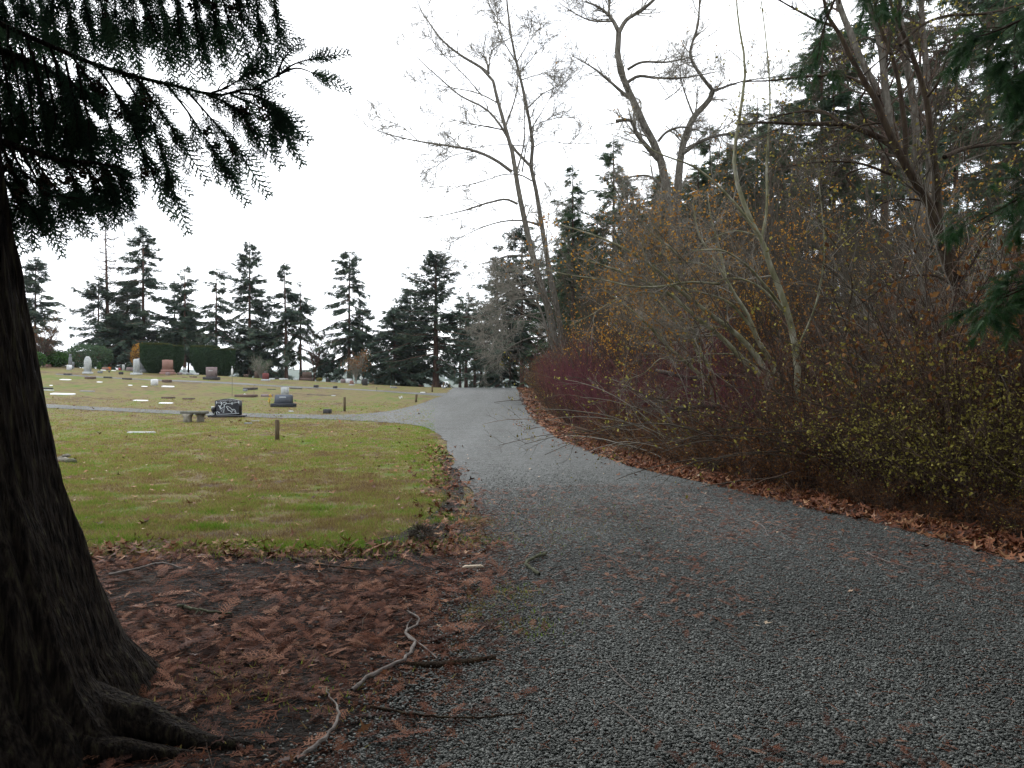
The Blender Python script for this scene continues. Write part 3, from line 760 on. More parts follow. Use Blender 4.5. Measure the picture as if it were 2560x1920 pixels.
stick('forked_stick', 'long pale forked stick curving through the brown litter beside the gravel', dsp([(760, 1508), (800, 1475), (845, 1455), (880, 1435), (892, 1405), (880, 1378), (898, 1365), (900, 1345), (880, 1330)]), .014, .006, M['stick'],
      forks=[(dsp([(880, 1385), (905, 1405), (930, 1425), (945, 1440)]), .006, .004), (dsp([(878, 1380), (882, 1360), (890, 1350)]), .006, .004)])
stick('thin_stick', 'thin pale wavy stick on dark soil near the tree root', dsp([(640, 1656), (690, 1625), (722, 1590), (730, 1555), (715, 1525), (705, 1500)]), .010, .003, M['stick'])
stick('crooked_stick', 'crooked mossy stick bent like an elbow lying on the gravel', dsp([(1180, 1206), (1158, 1218), (1136, 1233), (1150, 1245), (1165, 1254)]), .014, .016, M['stick_moss'], lift=.05)
stick('dead_branch', 'long dark thin branch lying across litter and gravel', dsp([(800, 1540), (900, 1563), (980, 1570), (1060, 1566), (1130, 1553)]), .008, .003, M['bark_dark'])
stick('dead_branch', 'dark straight branch lying along the lawn edge on bare soil', dsp([(625, 1213), (690, 1232), (780, 1240), (860, 1243)]), .012, .005, M['bark_dark'])
stick('dead_branch', 'dark mossy branch half buried in soil between trunk and gravel', dsp([(385, 1318), (440, 1335), (500, 1336)]), .013, .007, M['stick_moss'])
stick('dead_branch', 'grey fork of dead branch in red leaves behind the trunk', dsp([(235, 1250), (300, 1238), (345, 1228), (395, 1236)]), .012, .006, M['stick'])
stick('thin_twig', 'thin bent twig with a curl alone on gravel', dsp([(1420, 1610), (1350, 1560), (1310, 1520)]), .004, .002, M['stick'])
stick('thin_twig', 'slender pale twig lying near the middle of the gravel', dsp([(1310, 1440), (1345, 1485), (1395, 1520)]), .004, .003, M['stick'])
stick('thin_twig', 'long thin twig on gravel near the wooded verge', dsp([(1870, 1200), (1920, 1225), (2010, 1245)]), .007, .003, M['stick'])
stick('thin_twig', 'short brown twig lying on gravel toward the leafy verge', dsp([(1600, 1125), (1640, 1140), (1660, 1165)]), .006, .003, M['stick'])
# strip of bark
P = cat_res(gline(dsp([(880, 1452), (960, 1448), (1020, 1444), (1072, 1436)]), .03), 10)
wd = np.interp(np.arange(10), [0, 3, 6, 9], [.012, .045, .03, .006]); V = []
for k in range(10): V += [P[k] + [0, -wd[k], 0], P[k] + [0, 0, .022], P[k] + [0, wd[k], 0.004], P[k] + [0, 0, -.006]]
i = np.arange(40).reshape(10, 4); q = np.concatenate([np.stack([i[:-1, a], i[1:, a], i[1:, (a + 1) % 4], i[:-1, (a + 1) % 4]], -1) for a in range(4)])
tag(Acc().add(np.array(V), q=q).build('bark_strip', M['bark_dark'], loc=P.mean(0)), 'dark tapering strip of bark where litter meets gravel', 'bark')
c = gp(1022 * DS, 1233 * DS)
tag(Acc().box(c + [0, 0, .035], (.20, .045, .02), .15, top=.7).build('wood_chip', M['wood_chip'], loc=c), 'pale split wood chip on brown leaves beside the gravel', 'wood')
# ---------------------------------------------------------------- conifers
def conifer_geo(Ht, clear, Lmax, nb, dens, protos, sl_, droop=.35, ragged=.15, gap=.0, dead=0, topflat=0.0, pw=.75, lean=(0, 0), up=.35, r0=None):
    """trunk, wood and needles of a conifer standing at the origin"""
    r0 = r0 or Ht * .0125
    K = 12; zt = np.linspace(0, Ht, K)
    tx = lean[0] * (zt / Ht) ** 1.5 * Ht + .05 * np.cumsum(rng.normal(0, .12, K)); ty = lean[1] * (zt / Ht) ** 1.5 * Ht + .05 * np.cumsum(rng.normal(0, .12, K))
    tx -= tx[0]; ty -= ty[0]
    tr = r0 * (1 - zt / Ht) ** .8 + .02; tr[0] *= 1.35
    zt0 = zt.copy(); zt0[0] = -.6
    trunk = Acc().tubes(np.stack([tx, ty, zt0], -1)[None], tr[None], 9)
    u = np.sort(rng.uniform(0, 1, nb)) ** .92
    if gap > 0: u = u[vnoise(u * 9 + rng.uniform(0, 50), u * 0, 12) + rng.uniform(-.3, .3, nb) > -1 + gap]
    n = len(u)
    z0 = Ht * (clear + (1 - clear) * u * .985)
    prof = np.maximum((1 - u) ** pw, topflat * (u < .97)) * np.minimum(1, (u + .25) / .35)
    L = Lmax * prof * rng.uniform(.4, 1.15, n); L = np.where(rng.uniform(0, 1, n) < ragged, L * rng.uniform(1.15, 1.6, n), L) + .25
    az = rng.uniform(0, 2 * np.pi, n)
    px = np.interp(z0, zt, tx); py = np.interp(z0, zt, ty)
    KB = 7; s = np.linspace(0, 1, KB)[None]
    pit = (up * (u - .25))[:, None] + rng.normal(0, .17, n)[:, None]
    rad = L[:, None] * s
    zz = z0[:, None] + L[:, None] * (pit * s - droop * s ** 1.8 * (1.1 - u[:, None] * .6) + .10 * np.maximum(0, s - .7) * 3)
    wob = az[:, None] + rng.normal(0, .08, (n, KB)).cumsum(1)
    B = np.stack([px[:, None] + rad * np.cos(wob), py[:, None] + rad * np.sin(wob), zz], -1)
    wood = Acc().tubes(B, (np.maximum(.012, .012 * L + .006))[:, None] * np.linspace(1, .3, KB)[None], 4, rng.uniform(0, 1, n))
    if dead:
        zd = Ht * rng.uniform(.08, clear + .08, dead); ad = rng.uniform(0, 2 * np.pi, dead); Ld = Lmax * rng.uniform(.2, .7, dead)
        Bd = np.stack([Ld[:, None] * s * np.cos(ad)[:, None], Ld[:, None] * s * np.sin(ad)[:, None], zd[:, None] - Ld[:, None] * (.25 * s ** 1.6) + .0], -1)
        Bd[..., :2] += np.stack([np.interp(zd, zt, tx), np.interp(zd, zt, ty)], -1)[:, None]
        rd = np.full((dead, 1), .014) * np.linspace(1, .3, KB)[None]
        wood.tubes(Bd, rd, 3, .6)
        P2, R2 = spawn(Bd, rd, 7, .3, 1, (35, 75), (.2, .7), 4, up=-.4, wig=.2, rmin=.006); wood.tubes(P2, R2, 3, .8)
    leaf = Acc()
    ns = np.maximum(3, (dens * L).astype(int)); i = np.repeat(np.arange(n), ns); m = len(i)
    t = rng.uniform(.10, 1.0, m) ** .8 * (KB - 1.001); k = t.astype(int); f = (t - k)[:, None]
    p = B[i, k] * (1 - f) + B[i, k + 1] * f; T = unit(B[i, k + 1] - B[i, k])
    side = np.where(rng.uniform(0, 1, m) < .5, 1, -1) * np.radians(rng.uniform(15, 80, m))
    nrm = np.array([0, 0, 1.0])
    S_ = np.cross(nrm, T)
    d = unit(np.cos(side)[:, None] * T + np.sin(side)[:, None] * S_ + np.c_[np.zeros((m, 2)), rng.normal(-.22, .22, m)])
    nn = np.c_[rng.normal(0, .45, (m, 2)), np.ones(m)]
    p = p - np.c_[np.zeros((m, 2)), rng.uniform(0, 1, m) ** 1.5 * .55 * sl_]
    sc = sl_ * rng.uniform(.6, 1.25, m) * (1.1 - .35 * t / KB)
    Mx = basis(d, nn, sc=sc); pk = rng.integers(0, len(protos), m)
    rr = np.clip(rng.normal(.45, .22, m) + .15 * rng.normal(0, 1, n)[i], 0, 1)
    for kk, (pv, pt) in enumerate(protos):
        q = pk == kk; leaf.inst(pv, pt, p[q], Mx[q], rr[q])
    return trunk, wood, leaf
def conifer(name, label, loc, geo, mats, group=None, cat='tree'):
    t = thing(name, label, cat, loc, group)
    o = np.array(loc, float)
    geo[0].build('trunk', mats[0], t, local=True, smooth=True)
    geo[2].build('crown', mats[2], t, local=True, also=(geo[1], mats[1]))
    return t

def far_fir(label, px, top, wpx, d, base=None, clear=.12, nb=190, dens=25, sl_=.62, twin=None, **kw):
    """conifer on the ridge: trunk at photo column px, its tip at row top, wpx wide, d metres away"""
    x = (px - CX) / F * d; z = float(H(x, d)); Ht = EYE + (HY - top) / F * d - z
    g = conifer_geo(Ht, clear, wpx / F * d / 2 * 1.28, nb, dens, SPRAY_FAR, sl_, **kw)
    return conifer('fir_tree', label, (x, d, z), g, (M['bark_red'], M['twig_brown'], M['fir_leaf']), 'firs along the cemetery ridge')
far_fir('dense wide dark fir with drooping boughs behind the rounded hedge', 88, 640, 130, 84, clear=.05, nb=150, droop=.3, pw=.6, ragged=.2)
far_fir('short dark fir with long boughs beneath the bare snag', 246, 690, 150, 80, clear=.12, nb=80, droop=.12, ragged=.35, gap=.3)
far_fir('tall fir with flat open tiers beside the bare snag', 358, 545, 150, 82, clear=.10, nb=125, droop=.32, ragged=.2, gap=.2, pw=.6)
far_fir('bushy lower fir filling in under the tall open tiered fir', 318, 700, 150, 85, clear=.1, nb=120, droop=.25)
far_fir('slim fir with small pointed tip standing behind the clipped yews', 462, 660, 110, 80, clear=.2, nb=90, droop=.3, gap=.2)
far_fir('thin fir stem close against the slim pointed fir', 436, 700, 90, 83, clear=.3, nb=60, droop=.3, gap=.5)
far_fir('fir with flat bent top and widely spaced boughs above the second yew', 541, 668, 120, 80, clear=.12, nb=72, droop=.5, gap=.25, topflat=.28, ragged=.3)
far_fir('tall straight fir with regular layered boughs right of the yews', 624, 600, 140, 80, clear=.06, nb=135, droop=.3, gap=.15, pw=.6)
far_fir('low dense fir spreading wide below the layered fir', 640, 800, 170, 82, clear=.1, nb=110, droop=.3, pw=.4)
far_fir('fir with crooked bare tip and leaning lower trunk', 716, 648, 130, 80, clear=.2, nb=100, droop=.38, gap=.25, ragged=.3, lean=(-.02, 0))
far_fir('fir with broken flat top and one long drooping lower bough', 752, 700, 110, 81, clear=.22, nb=70, droop=.6, gap=.25, topflat=.35, ragged=.35)
far_fir('lone fir with umbrella like tip and long arching boughs', 873, 624, 130, 79, clear=.10, nb=130, droop=.5, gap=.2, topflat=.22, ragged=.3, pw=.5)
far_fir('short fir with reddish trunk leaning on the lone fir', 907, 762, 110, 80, clear=.3, nb=70, droop=.3, gap=.3)
far_fir('small young fir between bare tree and lone fir', 816, 880, 50, 80, clear=.25, nb=45, droop=.3)
far_fir('dense low fir at the dark clump beside the red mound', 985, 770, 150, 76, clear=.12, nb=130, droop=.3, pw=.5)
far_fir('bushy fir filling the middle of the dark clump', 1025, 720, 150, 80, clear=.1, nb=120, droop=.3, pw=.5)
far_fir('thick trunked fir with dense jagged crown above the brick red grave', 1090, 630, 190, 74, clear=.14, nb=190, dens=16, droop=.12, up=.6, pw=.55, ragged=.25, r0=.32)
far_fir('slender fir with high sparse crown at end of the road', 1150, 740, 90, 92, clear=.35, nb=50, droop=.3, gap=.2, r0=.16)
far_fir('straight bare trunked fir with flat thin top at road end', 1165, 730, 120, 88, clear=.35, nb=48, droop=.2, gap=.2, topflat=.4, r0=.2)
far_fir('thin fir leaning slightly at the road end', 1187, 800, 90, 90, clear=.2, nb=55, droop=.3, gap=.3, r0=.17)
far_fir('dark fir with low branches near the far dark vehicle', 1203, 790, 110, 96, clear=.15, nb=70, droop=.3, r0=.2)
far_fir('broad fir arching over the far dark vehicle', 1243, 640, 170, 82, clear=.22, nb=150, dens=15, droop=.25, up=.5, r0=.28)
far_fir('dense tall fir behind the paired bare trees', 1305, 560, 190, 66, clear=.16, nb=190, dens=16, droop=.3, up=.4, pw=.5)
far_fir('low spreading fir beside verge where the road ends', 1275, 790, 130, 74, clear=.1, nb=90, droop=.35)

far_fir('low dark spreading fir behind the massive grey tomb monument', 305, 790, 190, 80, clear=.03, nb=120, droop=.35, pw=.4)
far_fir('low dark fir seen through the gap between the yew pairs', 471, 770, 130, 86, clear=.2, nb=110, droop=.3, pw=.5)
# leafless larch-like snag
def snag():
    d = 81; x = (268 - CX) / F * d; z = float(H(x, d)); Ht = EYE + (HY - 538) / F * d - z
    t = thing('dead_tree', 'bare reddish snag with upswept thin branches above the firs', 'tree', (x, d, z))
    K = 12; zt = np.linspace(0, Ht, K)
    a = Acc().tubes(np.stack([np.linspace(.2, -.25, K), np.zeros(K), zt], -1)[None], (np.linspace(.3, .02, K))[None], 8)
    a.build('trunk', M['bark_red'], t, local=True, smooth=True)
    n = 150; u = rng.uniform(0, 1, n); z0 = Ht * (.32 + .66 * u); L = (3.6 * (1 - u) ** .6 * np.minimum(1, u * 5 + .5)) * rng.uniform(.5, 1.1, n) + .15
    az = rng.uniform(0, 2 * np.pi, n); s = np.linspace(0, 1, 7)[None]
    B = np.stack([L[:, None] * s * np.cos(az)[:, None], L[:, None] * s * np.sin(az)[:, None], z0[:, None] + L[:, None] * (-.30 * s + .55 * s ** 2.4)], -1)
    rb = np.full((n, 1), .04) * np.linspace(1, .3, 7)[None]
    b = Acc().tubes(B, rb, 3, .3)
    P2, R2 = spawn(B, rb, 5, .3, 1, (25, 60), (.3, .9), 4, up=.2, rmin=.018); b.tubes(P2, R2, 3, .6)
    b.build('crown', M['twig_brown'], t, local=True)
snag()

# ---------------------------------------------------------------- bushes of the cemetery
def bush(name, label, px, py, wpx, hpx, m, leafm, n=1600, leaf=.09, stems=14, group=None, shape='round', cat='bush', trunk=True, d=None):
    g = gp(px, py) if d is None else np.array([(px - CX) / F * d, d, float(H((px - CX) / F * d, d))])
    d = g[1]; wm = wpx / F * d; hm = hpx / F * d
    t = thing(name, label, cat, g, group)
    a = rng.uniform(0, 2 * np.pi, stems)
    tip = np.stack([np.cos(a) * wm * .42, np.sin(a) * wm * .42, np.full(stems, hm) * rng.uniform(.55, .95, stems)], -1) * rng.uniform(.5, 1, (stems, 1)) ** .5
    s = np.linspace(0, 1, 6)[None, :, None]
    B = tip[:, None, :] * np.concatenate([s ** 1.5, s ** 1.5, s ** .9], -1)
    rb = np.full((stems, 1), .02 + hm * .006) * np.linspace(1, .35, 6)[None]
    ac = Acc().tubes(B, rb, 4, .2)
    P2, R2 = spawn(B, rb, 9, .3, 1, (20, 60), (hm * .15, hm * .4), 5, up=.25, rmin=.006); ac.tubes(P2, R2, 3, .5)
    P3, R3 = spawn(P2, R2, 4, .3, 1, (20, 60), (hm * .08, hm * .22), 4, up=.15, rmin=.005); ac.tubes(P3, R3, 3, .8)
    ac.build('stems', m, t, local=True)
    if leafm:
        v = unit(rng.normal(size=(n, 3))) * rng.uniform(.55, 1, (n, 1)) ** .4
        p = np.c_[v[:, 0] * wm / 2, v[:, 1] * wm / 2, hm * .52 + v[:, 2] * hm * .48] if shape == 'round' else P3[rng.integers(0, len(P3), n), 3] + rng.normal(0, .05, (n, 3))
        p[:, 2] = np.maximum(p[:, 2], .03)
        lf = Acc().inst(LEAF[0], LEAF[1], p, basis(rng.normal(size=(n, 3)), sc=rng.uniform(.6, 1.4, n) * leaf), rng.uniform(0, 1, n))
        lf.build('foliage', leafm, t, local=True)
    return t
bush('round_hedge', 'rounded green hedge clump partly hidden by the big trunk', 80, 918, 60, 38, M['bark_dark'], M['hedge'], 5000, .16, cat='hedge')
bush('round_hedge', 'rounded dark green hedge clump with pale bare stem before it', 138, 917, 58, 38, M['bark_dark'], M['hedge'], 5000, .16, cat='hedge')
bush('bare_shrub', 'grey brown twiggy leafless tree over the rounded hedges', 108, 917, 90, 130, M['twig_brown'], M['leaf_brown'], 500, .1, 18, cat='shrub', shape='tips')
bush('spreading_shrub', 'broad olive brown shrub behind the arched white headstone', 222, 930, 110, 60, M['twig_brown'], M['spruce_leaf'], 4500, .17, 20, cat='shrub', d=70)
bush('spreading_shrub', 'dark brown low shrub beside the grey cross monument', 176, 915, 50, 40, M['twig_brown'], M['leaf_brown'], 900, .12, 14, cat='shrub', d=72)
bush('orange_shrub', 'orange leaved shrub squeezed behind the clipped yew', 350, 925, 44, 72, M['twig_brown'], M['leaf_orange'], 1300, .12, 14, cat='shrub', d=72)
bush('bare_shrub', 'olive bare shrub rising around the maroon headstone', 650, 945, 64, 60, M['twig_pale'], M['spruce_leaf'], 500, .1, 20, cat='shrub', shape='tips', d=66)
bush('small_conifer_bush', 'tiny yellow green conifer bush by the wide brown headstone', 798, 950, 15, 9, M['bark_dark'], M['leaf_yellow'], 900, .07, 6)
bush('red_leaved_sapling', 'rusty leaved sapling with white stems under the lone fir', 890, 952, 46, 92, M['twig_pale'], M['leaf_brown'], 700, .13, 12, cat='tree', shape='tips', d=66)
bush('bare_shrub', 'brown leafless round shrub in front of dense fir clump', 1022, 958, 40, 30, M['twig_brown'], None, 0, 0, 26, cat='shrub')
bush('bare_tree', 'small bare tree with fan of fine twigs against pale sky', 798, 948, 62, 145, M['bark_red'], None, 0, 0, 9, cat='tree', d=80)
bush('bare_tree', 'forked bare tree with slender reddish trunk beside the fine twigged tree', 786, 950, 60, 150, M['bark_red'], None, 0, 0, 4, cat='tree', d=78)

def yew(label, px, py, wt, wb, h, seed):
    """clipped cup-shaped yew: close-set leaf sprays over a dense core"""
    g = gp(px, py); d = g[1]; k = d / F
    t = thing('clipped_yew', label, 'yew', g, 'clipped cup shaped yews')
    hm = h * k; a = wt * k / 2; b = wb * k / 2
    def rad(u): return b + (a - b) * (1 - (1 - np.clip(u / .85, 0, 1)) ** 2.3) ** .75 * (1 - .06 * np.clip((u - .9) * 10, 0, 1))
    prof = [(0.02, .02), (b * .7, .03)] + [(rad(u) * .93, hm * u * .95) for u in np.linspace(.05, 1, 10)] + [(.02, hm * .96)]
    Acc().lathe(prof, (0, 0, 0), 20, .2).build('core', M['yew'], t, local=True, smooth=True)
    n = 9000; u = rng.uniform(0, 1, n); an = rng.uniform(0, 2 * np.pi, n); r = rad(u) * (.95 + .05 * vnoise(an * 3 + seed, u * 5, 3))
    p = np.stack([r * np.cos(an), r * np.sin(an), u * hm], -1)
    dr = np.stack([np.cos(an) * .8, np.sin(an) * .8, np.ones(n) * .5], -1) + rng.normal(0, .35, (n, 3))
    lf = Acc().inst(SPRAY_FAR[0][0], SPRAY_FAR[0][1], p, basis(dr, sc=rng.uniform(.09, .2, n)), np.clip(rng.normal(.4, .25, n), 0, 1))
    lf.build('foliage', M['yew'], t, local=True)
    n = 3800; q = np.sqrt(rng.uniform(0, 1, n)) * a * .98; an = rng.uniform(0, 2 * np.pi, n)
    p = np.stack([q * np.cos(an), q * np.sin(an), hm * (.97 + .03 * np.cos(q / a * 1.5)) + 0 * q], -1)
    dr = np.c_[rng.normal(0, .4, (n, 2)), np.ones(n)]
    Acc().inst(SPRAY_FAR[1][0], SPRAY_FAR[1][1], p, basis(dr, sc=rng.uniform(.08, .2, n)), rng.uniform(0, 1, n)).build('top_growth', M['yew_top'], t, local=True)
yew('front clipped yew behind the tall pink granite monument', 391, 933, 74, 26, 72, 1)
yew('clipped yew just behind and beside the tall pink monument', 430, 932, 54, 22, 67, 2)
yew('clipped yew rising behind the brown granite headstone', 513, 934, 68, 26, 71, 3)
yew('clipped yew nearest the thin lantern pole', 557, 934, 58, 24, 66, 4)

# ---------------------------------------------------------------- graves
def size(px, py): 
    g = gp(px, py); return g, g[1] / F
def slab(name, label, px, py, wpx, hpx, m, depth=.45, cat='grave marker', rz=0.0, group=None, bev=.02):
    g, k = size(px, py); hh = max(.03, hpx * k)
    g = g + [0, depth / 2, 0]
    a = Acc().bbox(g + [0, 0, hh / 2 - .03], (wpx * k, depth, hh + .06), min(bev, hh * .3), rz)
    return tag(a.build(name, m, loc=g), label, cat, group)
def flat(label, px, py, wpx, m, depth=.7, h=.045, name='flat_marker', rz=0.0):
    g, k = size(px, py); depth *= .28; g = g + [0, depth / 2, 0]
    sx = float(H(g[0] + .5, g[1]) - H(g[0] - .5, g[1])); sy = float(H(g[0], g[1] + .5) - H(g[0], g[1] - .5))
    a = Acc().bbox((0, 0, h / 2 - .02), (wpx * k, depth, h + .04), .015)
    V = a.V[0]; V[:, 2] += V[:, 0] * sx + V[:, 1] * sy; a.V[0] = V + g
    return tag(a.build(name, m, loc=g), label, 'grave marker')
def arch(wm, hm, rise, n=9, sh=.0):
    """outline with a curved top; counter-clockwise seen from the front"""
    o = [(-wm / 2, 0), (wm / 2, 0)]
    for a in np.linspace(0, 1, n):
        x = wm / 2 - wm * a
        o.append((x, hm - rise + rise * (1 - (2 * a - 1) ** 2)))
    return o
def headstone(label, px, py, wpx, hpx, m, base=None, bw=0, bh=0, bm=None, top=.06, thick=.22, name='headstone', taper=1.0, rz=0.0, step=None, cat='headstone', rnd_=0.0):
    """die on an optional base; py is the row where it meets the grass"""
    g, k = size(px, py)
    t = thing(name, label, cat, g)
    z = -.06
    if bw:
        Acc().bbox(g + [0, .25, (bh * k) / 2 - .03], (bw * k, thick + .28, bh * k + .06), .02, rz).build('base', bm or m, t); z = bh * k
        if step:
            Acc().bbox(g + [0, .25, z + step[1] * k / 2], (step[0] * k, thick + .12, step[1] * k), .02, rz).build('plinth', bm or m, t); z += step[1] * k
    hm = hpx * k
    o = arch(wpx * k, hm - (z if z < 0 else 0), top * wpx * k)
    o = [(x * (1 if zz < hm * .3 else taper), zz) for x, zz in o]
    Acc().prism(o, -thick / 2, thick / 2, g + [0, .25, z], rz).build('die', m, t)
    return t
MS = M
slab('headstone', 'low reddish headstone before the rounded hedges', 120, 917, 12, 7, MS['pink_granite'], .25, 'headstone')
slab('headstone', 'small brown headstone next to the hedge edge', 153, 917, 10, 6, MS['brown_stone'], .25, 'headstone')
headstone('tapering grey monument topped with a cross, furthest along the hedge', 171, 922, 7, 24, MS['grey_stone'], bw=10, bh=6, top=.3, name='cross_monument', taper=.7)
g, k = size(171, 922); q = Acc().box(g + [0, .25, 33 * k], (.12, .1, 8 * k)).box(g + [0, .25, 34 * k], (5 * k, .09, .11)); q.build('cross', MS['grey_stone'], bpy.data.objects['cross_monument'])
headstone('squat white pedestal stone in front of the cross monument', 168.6, 925, 7, 13, MS['white_stone'], top=.02, thick=.35)
headstone('narrow grey column stone beside the cross monument', 178.8, 913, 4, 14, MS['grey_stone'], top=.3, thick=.2)
headstone('tall white gothic arched headstone on the grass ridge', 214.5, 934.5, 15, 39, MS['pale_stone'], bw=18, bh=5, top=.75, thick=.24)
headstone('wide low pink granite stone near the orange flowers', 261, 925, 16, 7, MS['pink_granite'], top=.02, thick=.3)
slab('headstone', 'small squat grey stone between arched headstone and pink granite stone', 247.6, 933, 8, 6, MS['grey_stone'], .3, 'headstone')
slab('headstone', 'dark square little stone below the narrow pale slab', 300, 936, 7, 6.5, MS['dark_stone'], .3, 'headstone')
headstone('narrow upright pale slab behind the dark square stone', 304.6, 926, 5, 15, MS['pale_stone'], top=.05, thick=.15)
slab('headstone', 'tiny white block beside red flowers', 291.5, 925, 4, 5, MS['white'], .25, 'headstone')
headstone('wide slanted pinkish stone next to the pale shaft', 321, 928, 16, 10, MS['mauve_stone'], top=.02, taper=.8, thick=.35)
headstone('tall pale square shaft monument with stepped foot', 336.5, 937, 9.5, 35, MS['pale_stone'], bw=19, bh=5, top=.25, thick=.45, taper=.85, name='shaft_monument')
headstone('massive grey tomb monument with cap tucked beside the yew', 354, 931, 20, 24, MS['grey_stone'], bw=27, bh=7, top=.02, thick=.7, name='tomb_monument')
g, k = size(354, 931); Acc().bbox(g + [0, .25, 33 * k], (16 * k, .9, 5 * k), .05).build('cap', MS['grey_stone'], bpy.data.objects['tomb_monument'])
headstone('tall pink granite monument on a two step base before the yews', 415.5, 936, 22, 25, MS['pink_granite'], bw=32, bh=5.5, step=(27, 6.5), top=.04, thick=.4, name='pink_monument')
slab('headstone', 'little pink footstone in front of the tall pink monument', 418, 938.5, 9, 8, MS['mauve_stone'], .2, 'headstone')
slab('headstone', 'small pinkish block between the two pairs of yews', 447, 937, 9, 6, MS['mauve_stone'], .3, 'headstone')
headstone('white stepped stone with small statue shape between the yews', 458.5, 936, 6, 12, MS['pale_stone'], bw=12, bh=5, top=.8, thick=.3)
slab('headstone', 'low grey blue stone under the gap between yews', 472, 937, 12, 4, MS['grey_stone'], .3, 'headstone')
slab('headstone', 'long pale low stone sloping at foot of second yew', 486, 937.5, 16, 5, MS['pale_stone'], .3, 'headstone')
b = headstone('square brown granite headstone on a dark rough base before the yews', 525.5, 949.5, 24, 24.5, MS['mauve_stone'], bw=36, bh=7.5, bm=MS['dark_stone'], top=.01, thick=.35)
g, k = size(525.5, 949.5)
q = Acc()
for i in range(6): q.box(g + [(-4.2 + i * 1.7) * k, .25 - .178, (7.5 + 15 + (i % 2) * .3) * k], (1.0 * k, .006, 1.6 * k))
q.build('engraved_name', MS['white_stone'], b)
slab('grave_block', 'dark brown low block near the tall arched headstone', 222, 947.5, 21, 6, MS['brown_stone'], .4)
slab('grave_block', 'black low block on the far grass edge by the trunk', 165.5, 937.5, 14, 4, MS['dark_stone'], .4)
flat('white flat marker on grass below the black low block', 160, 950, 23, MS['white'], 1.2)
flat('small white flat marker on ridge grass below the brown block', 247, 956, 11, MS['white'], .7)
flat('white flat marker behind the small squat grey stone', 257, 926, 11, MS['white'], .6)
flat('white flat marker near the narrow pale slab', 283, 927, 9, MS['white'], .6)
flat('dark flat marker right of the brown low block', 268, 945.5, 19, MS['dark_stone'], .6, .12)
flat('dark flat marker just above the far gravel path', 316, 949, 22, MS['dark_stone'], .6, .12)
flat('little white marker beside white cylinder stone', 324, 964, 8, MS['white'], .6)
flat('white thin flat marker left of the stained cylinder stone', 359.5, 967, 13, MS['white'], .6)
flat('tiny white marker alone on grass near the trunk', 125.5, 964.5, 5, MS['white'], .6)
flat('large white ledger slab close to the big trunk', 153, 987, 56, MS['white'], 1.1, .08, 'ledger_slab')
flat('dark flat slab edge peeking out beside the trunk', 117, 973, 22, MS['dark_stone'], .7, .1)
flat('grey flat slab below the dark slab at trunk', 119, 976.5, 26, MS['pale_stone'], .5, .05)
flat('grey flat marker with a dark edge in mid lawn', 215, 979, 34, MS['grey_stone'], .8)
flat('white flat marker closer to the near path, paired', 349, 1002.5, 33, MS['white'], .8)
flat('white flat marker nearest the path opposite the bench', 412, 1009, 31, MS['white'], .9)
headstone('white cylinder stone with dark stains', 381.5, 963.5, 11.5, 16, MS['white_stone'], top=.12, thick=.4)
slab('grave_block', 'brown pillow block behind white raised slab', 414, 956, 19, 7, MS['brown_stone'], .4)
flat('white raised slab with rounded edge on grey foot', 418, 968, 28, MS['white'], .9, .08, 'ledger_slab')
slab('grave_block', 'small dark block above the far path', 480.5, 943.5, 15, 3, MS['brown_stone'], .4)
flat('reddish flat marker beside the small dark block', 461, 944, 12, MS['brown_stone'], .5)
slab('grave_block', 'brown low block in line with white flat markers', 416.5, 996.5, 27, 4.5, MS['brown_stone'], .4)
slab('grave_block', 'brown low block nearer the horse monument', 467.5, 999, 24, 4, MS['brown_stone'], .4)
flat('white flat grave plate in the near lawn by fallen leaves', 350, 1083, 66, MS['pale_stone'], .6, .04)

# memorial bench, black monument with horses, vase
g, k = size(481, 1056)
t = thing('stone_bench', 'curved concrete bench beside the black monument', 'bench', g)
o = []
for a in np.linspace(R(245), R(295), 13): o.append((math.cos(a) * 1.35, math.sin(a) * 1.35 + 1.34))
inn = [(math.cos(a) * 1.02, math.sin(a) * 1.02 + 1.40) for a in np.linspace(R(295), R(245), 13)]
ol = np.array(o + inn) * [.98, .9]
rot = R(-8); ol = ol @ np.array([[math.cos(rot), math.sin(rot)], [-math.sin(rot), math.cos(rot)]])
n = 26; zt = 21.5 * k; th = .10
def cap_strip(z): return np.c_[ol + g[:2] + [0, -.03], np.full(n, g[2] + z)]
A = Acc(); ring = [cap_strip(zt), cap_strip(zt + th * .8)]; c0 = ol.mean(0)
tp = cap_strip(zt + th); tp[:, :2] = (tp[:, :2] - g[:2] - c0) * .975 + g[:2] + c0
V = np.vstack([ring[0], ring[1], tp]); q = []
for lv in (0, 1):
    for i in range(n): j = (i + 1) % n; q.append((lv * n + i, lv * n + j, (lv + 1) * n + j, (lv + 1) * n + i))
for i in range(12): q.append((2 * n + i, 2 * n + i + 1, 2 * n + 24 - i, 2 * n + 25 - i)); q.append((i + 1, i, 25 - i, 24 - i))
A.add(V, q=q).build('seat', M['concrete_dark'], t)
for s_, yy, rz in ((-.63, 0, -.25), (.85, .30, .25)):
    hw = .165
    ou = [(-hw * .8, -.05), (hw * .8, -.05), (hw * .72, zt * .25), (hw * .66, zt * .5), (hw * .8, zt * .75), (hw * 1.15, zt * .97), (hw * 1.2, zt), (-hw * 1.2, zt), (-hw * 1.15, zt * .97), (-hw * .8, zt * .75), (-hw * .66, zt * .5), (-hw * .72, zt * .25)]
    Acc().prism(ou, -.10, .10, g + [s_ * .27 - .02, .02 + yy * .7, 0], rz).build('leg', M['concrete'], t)

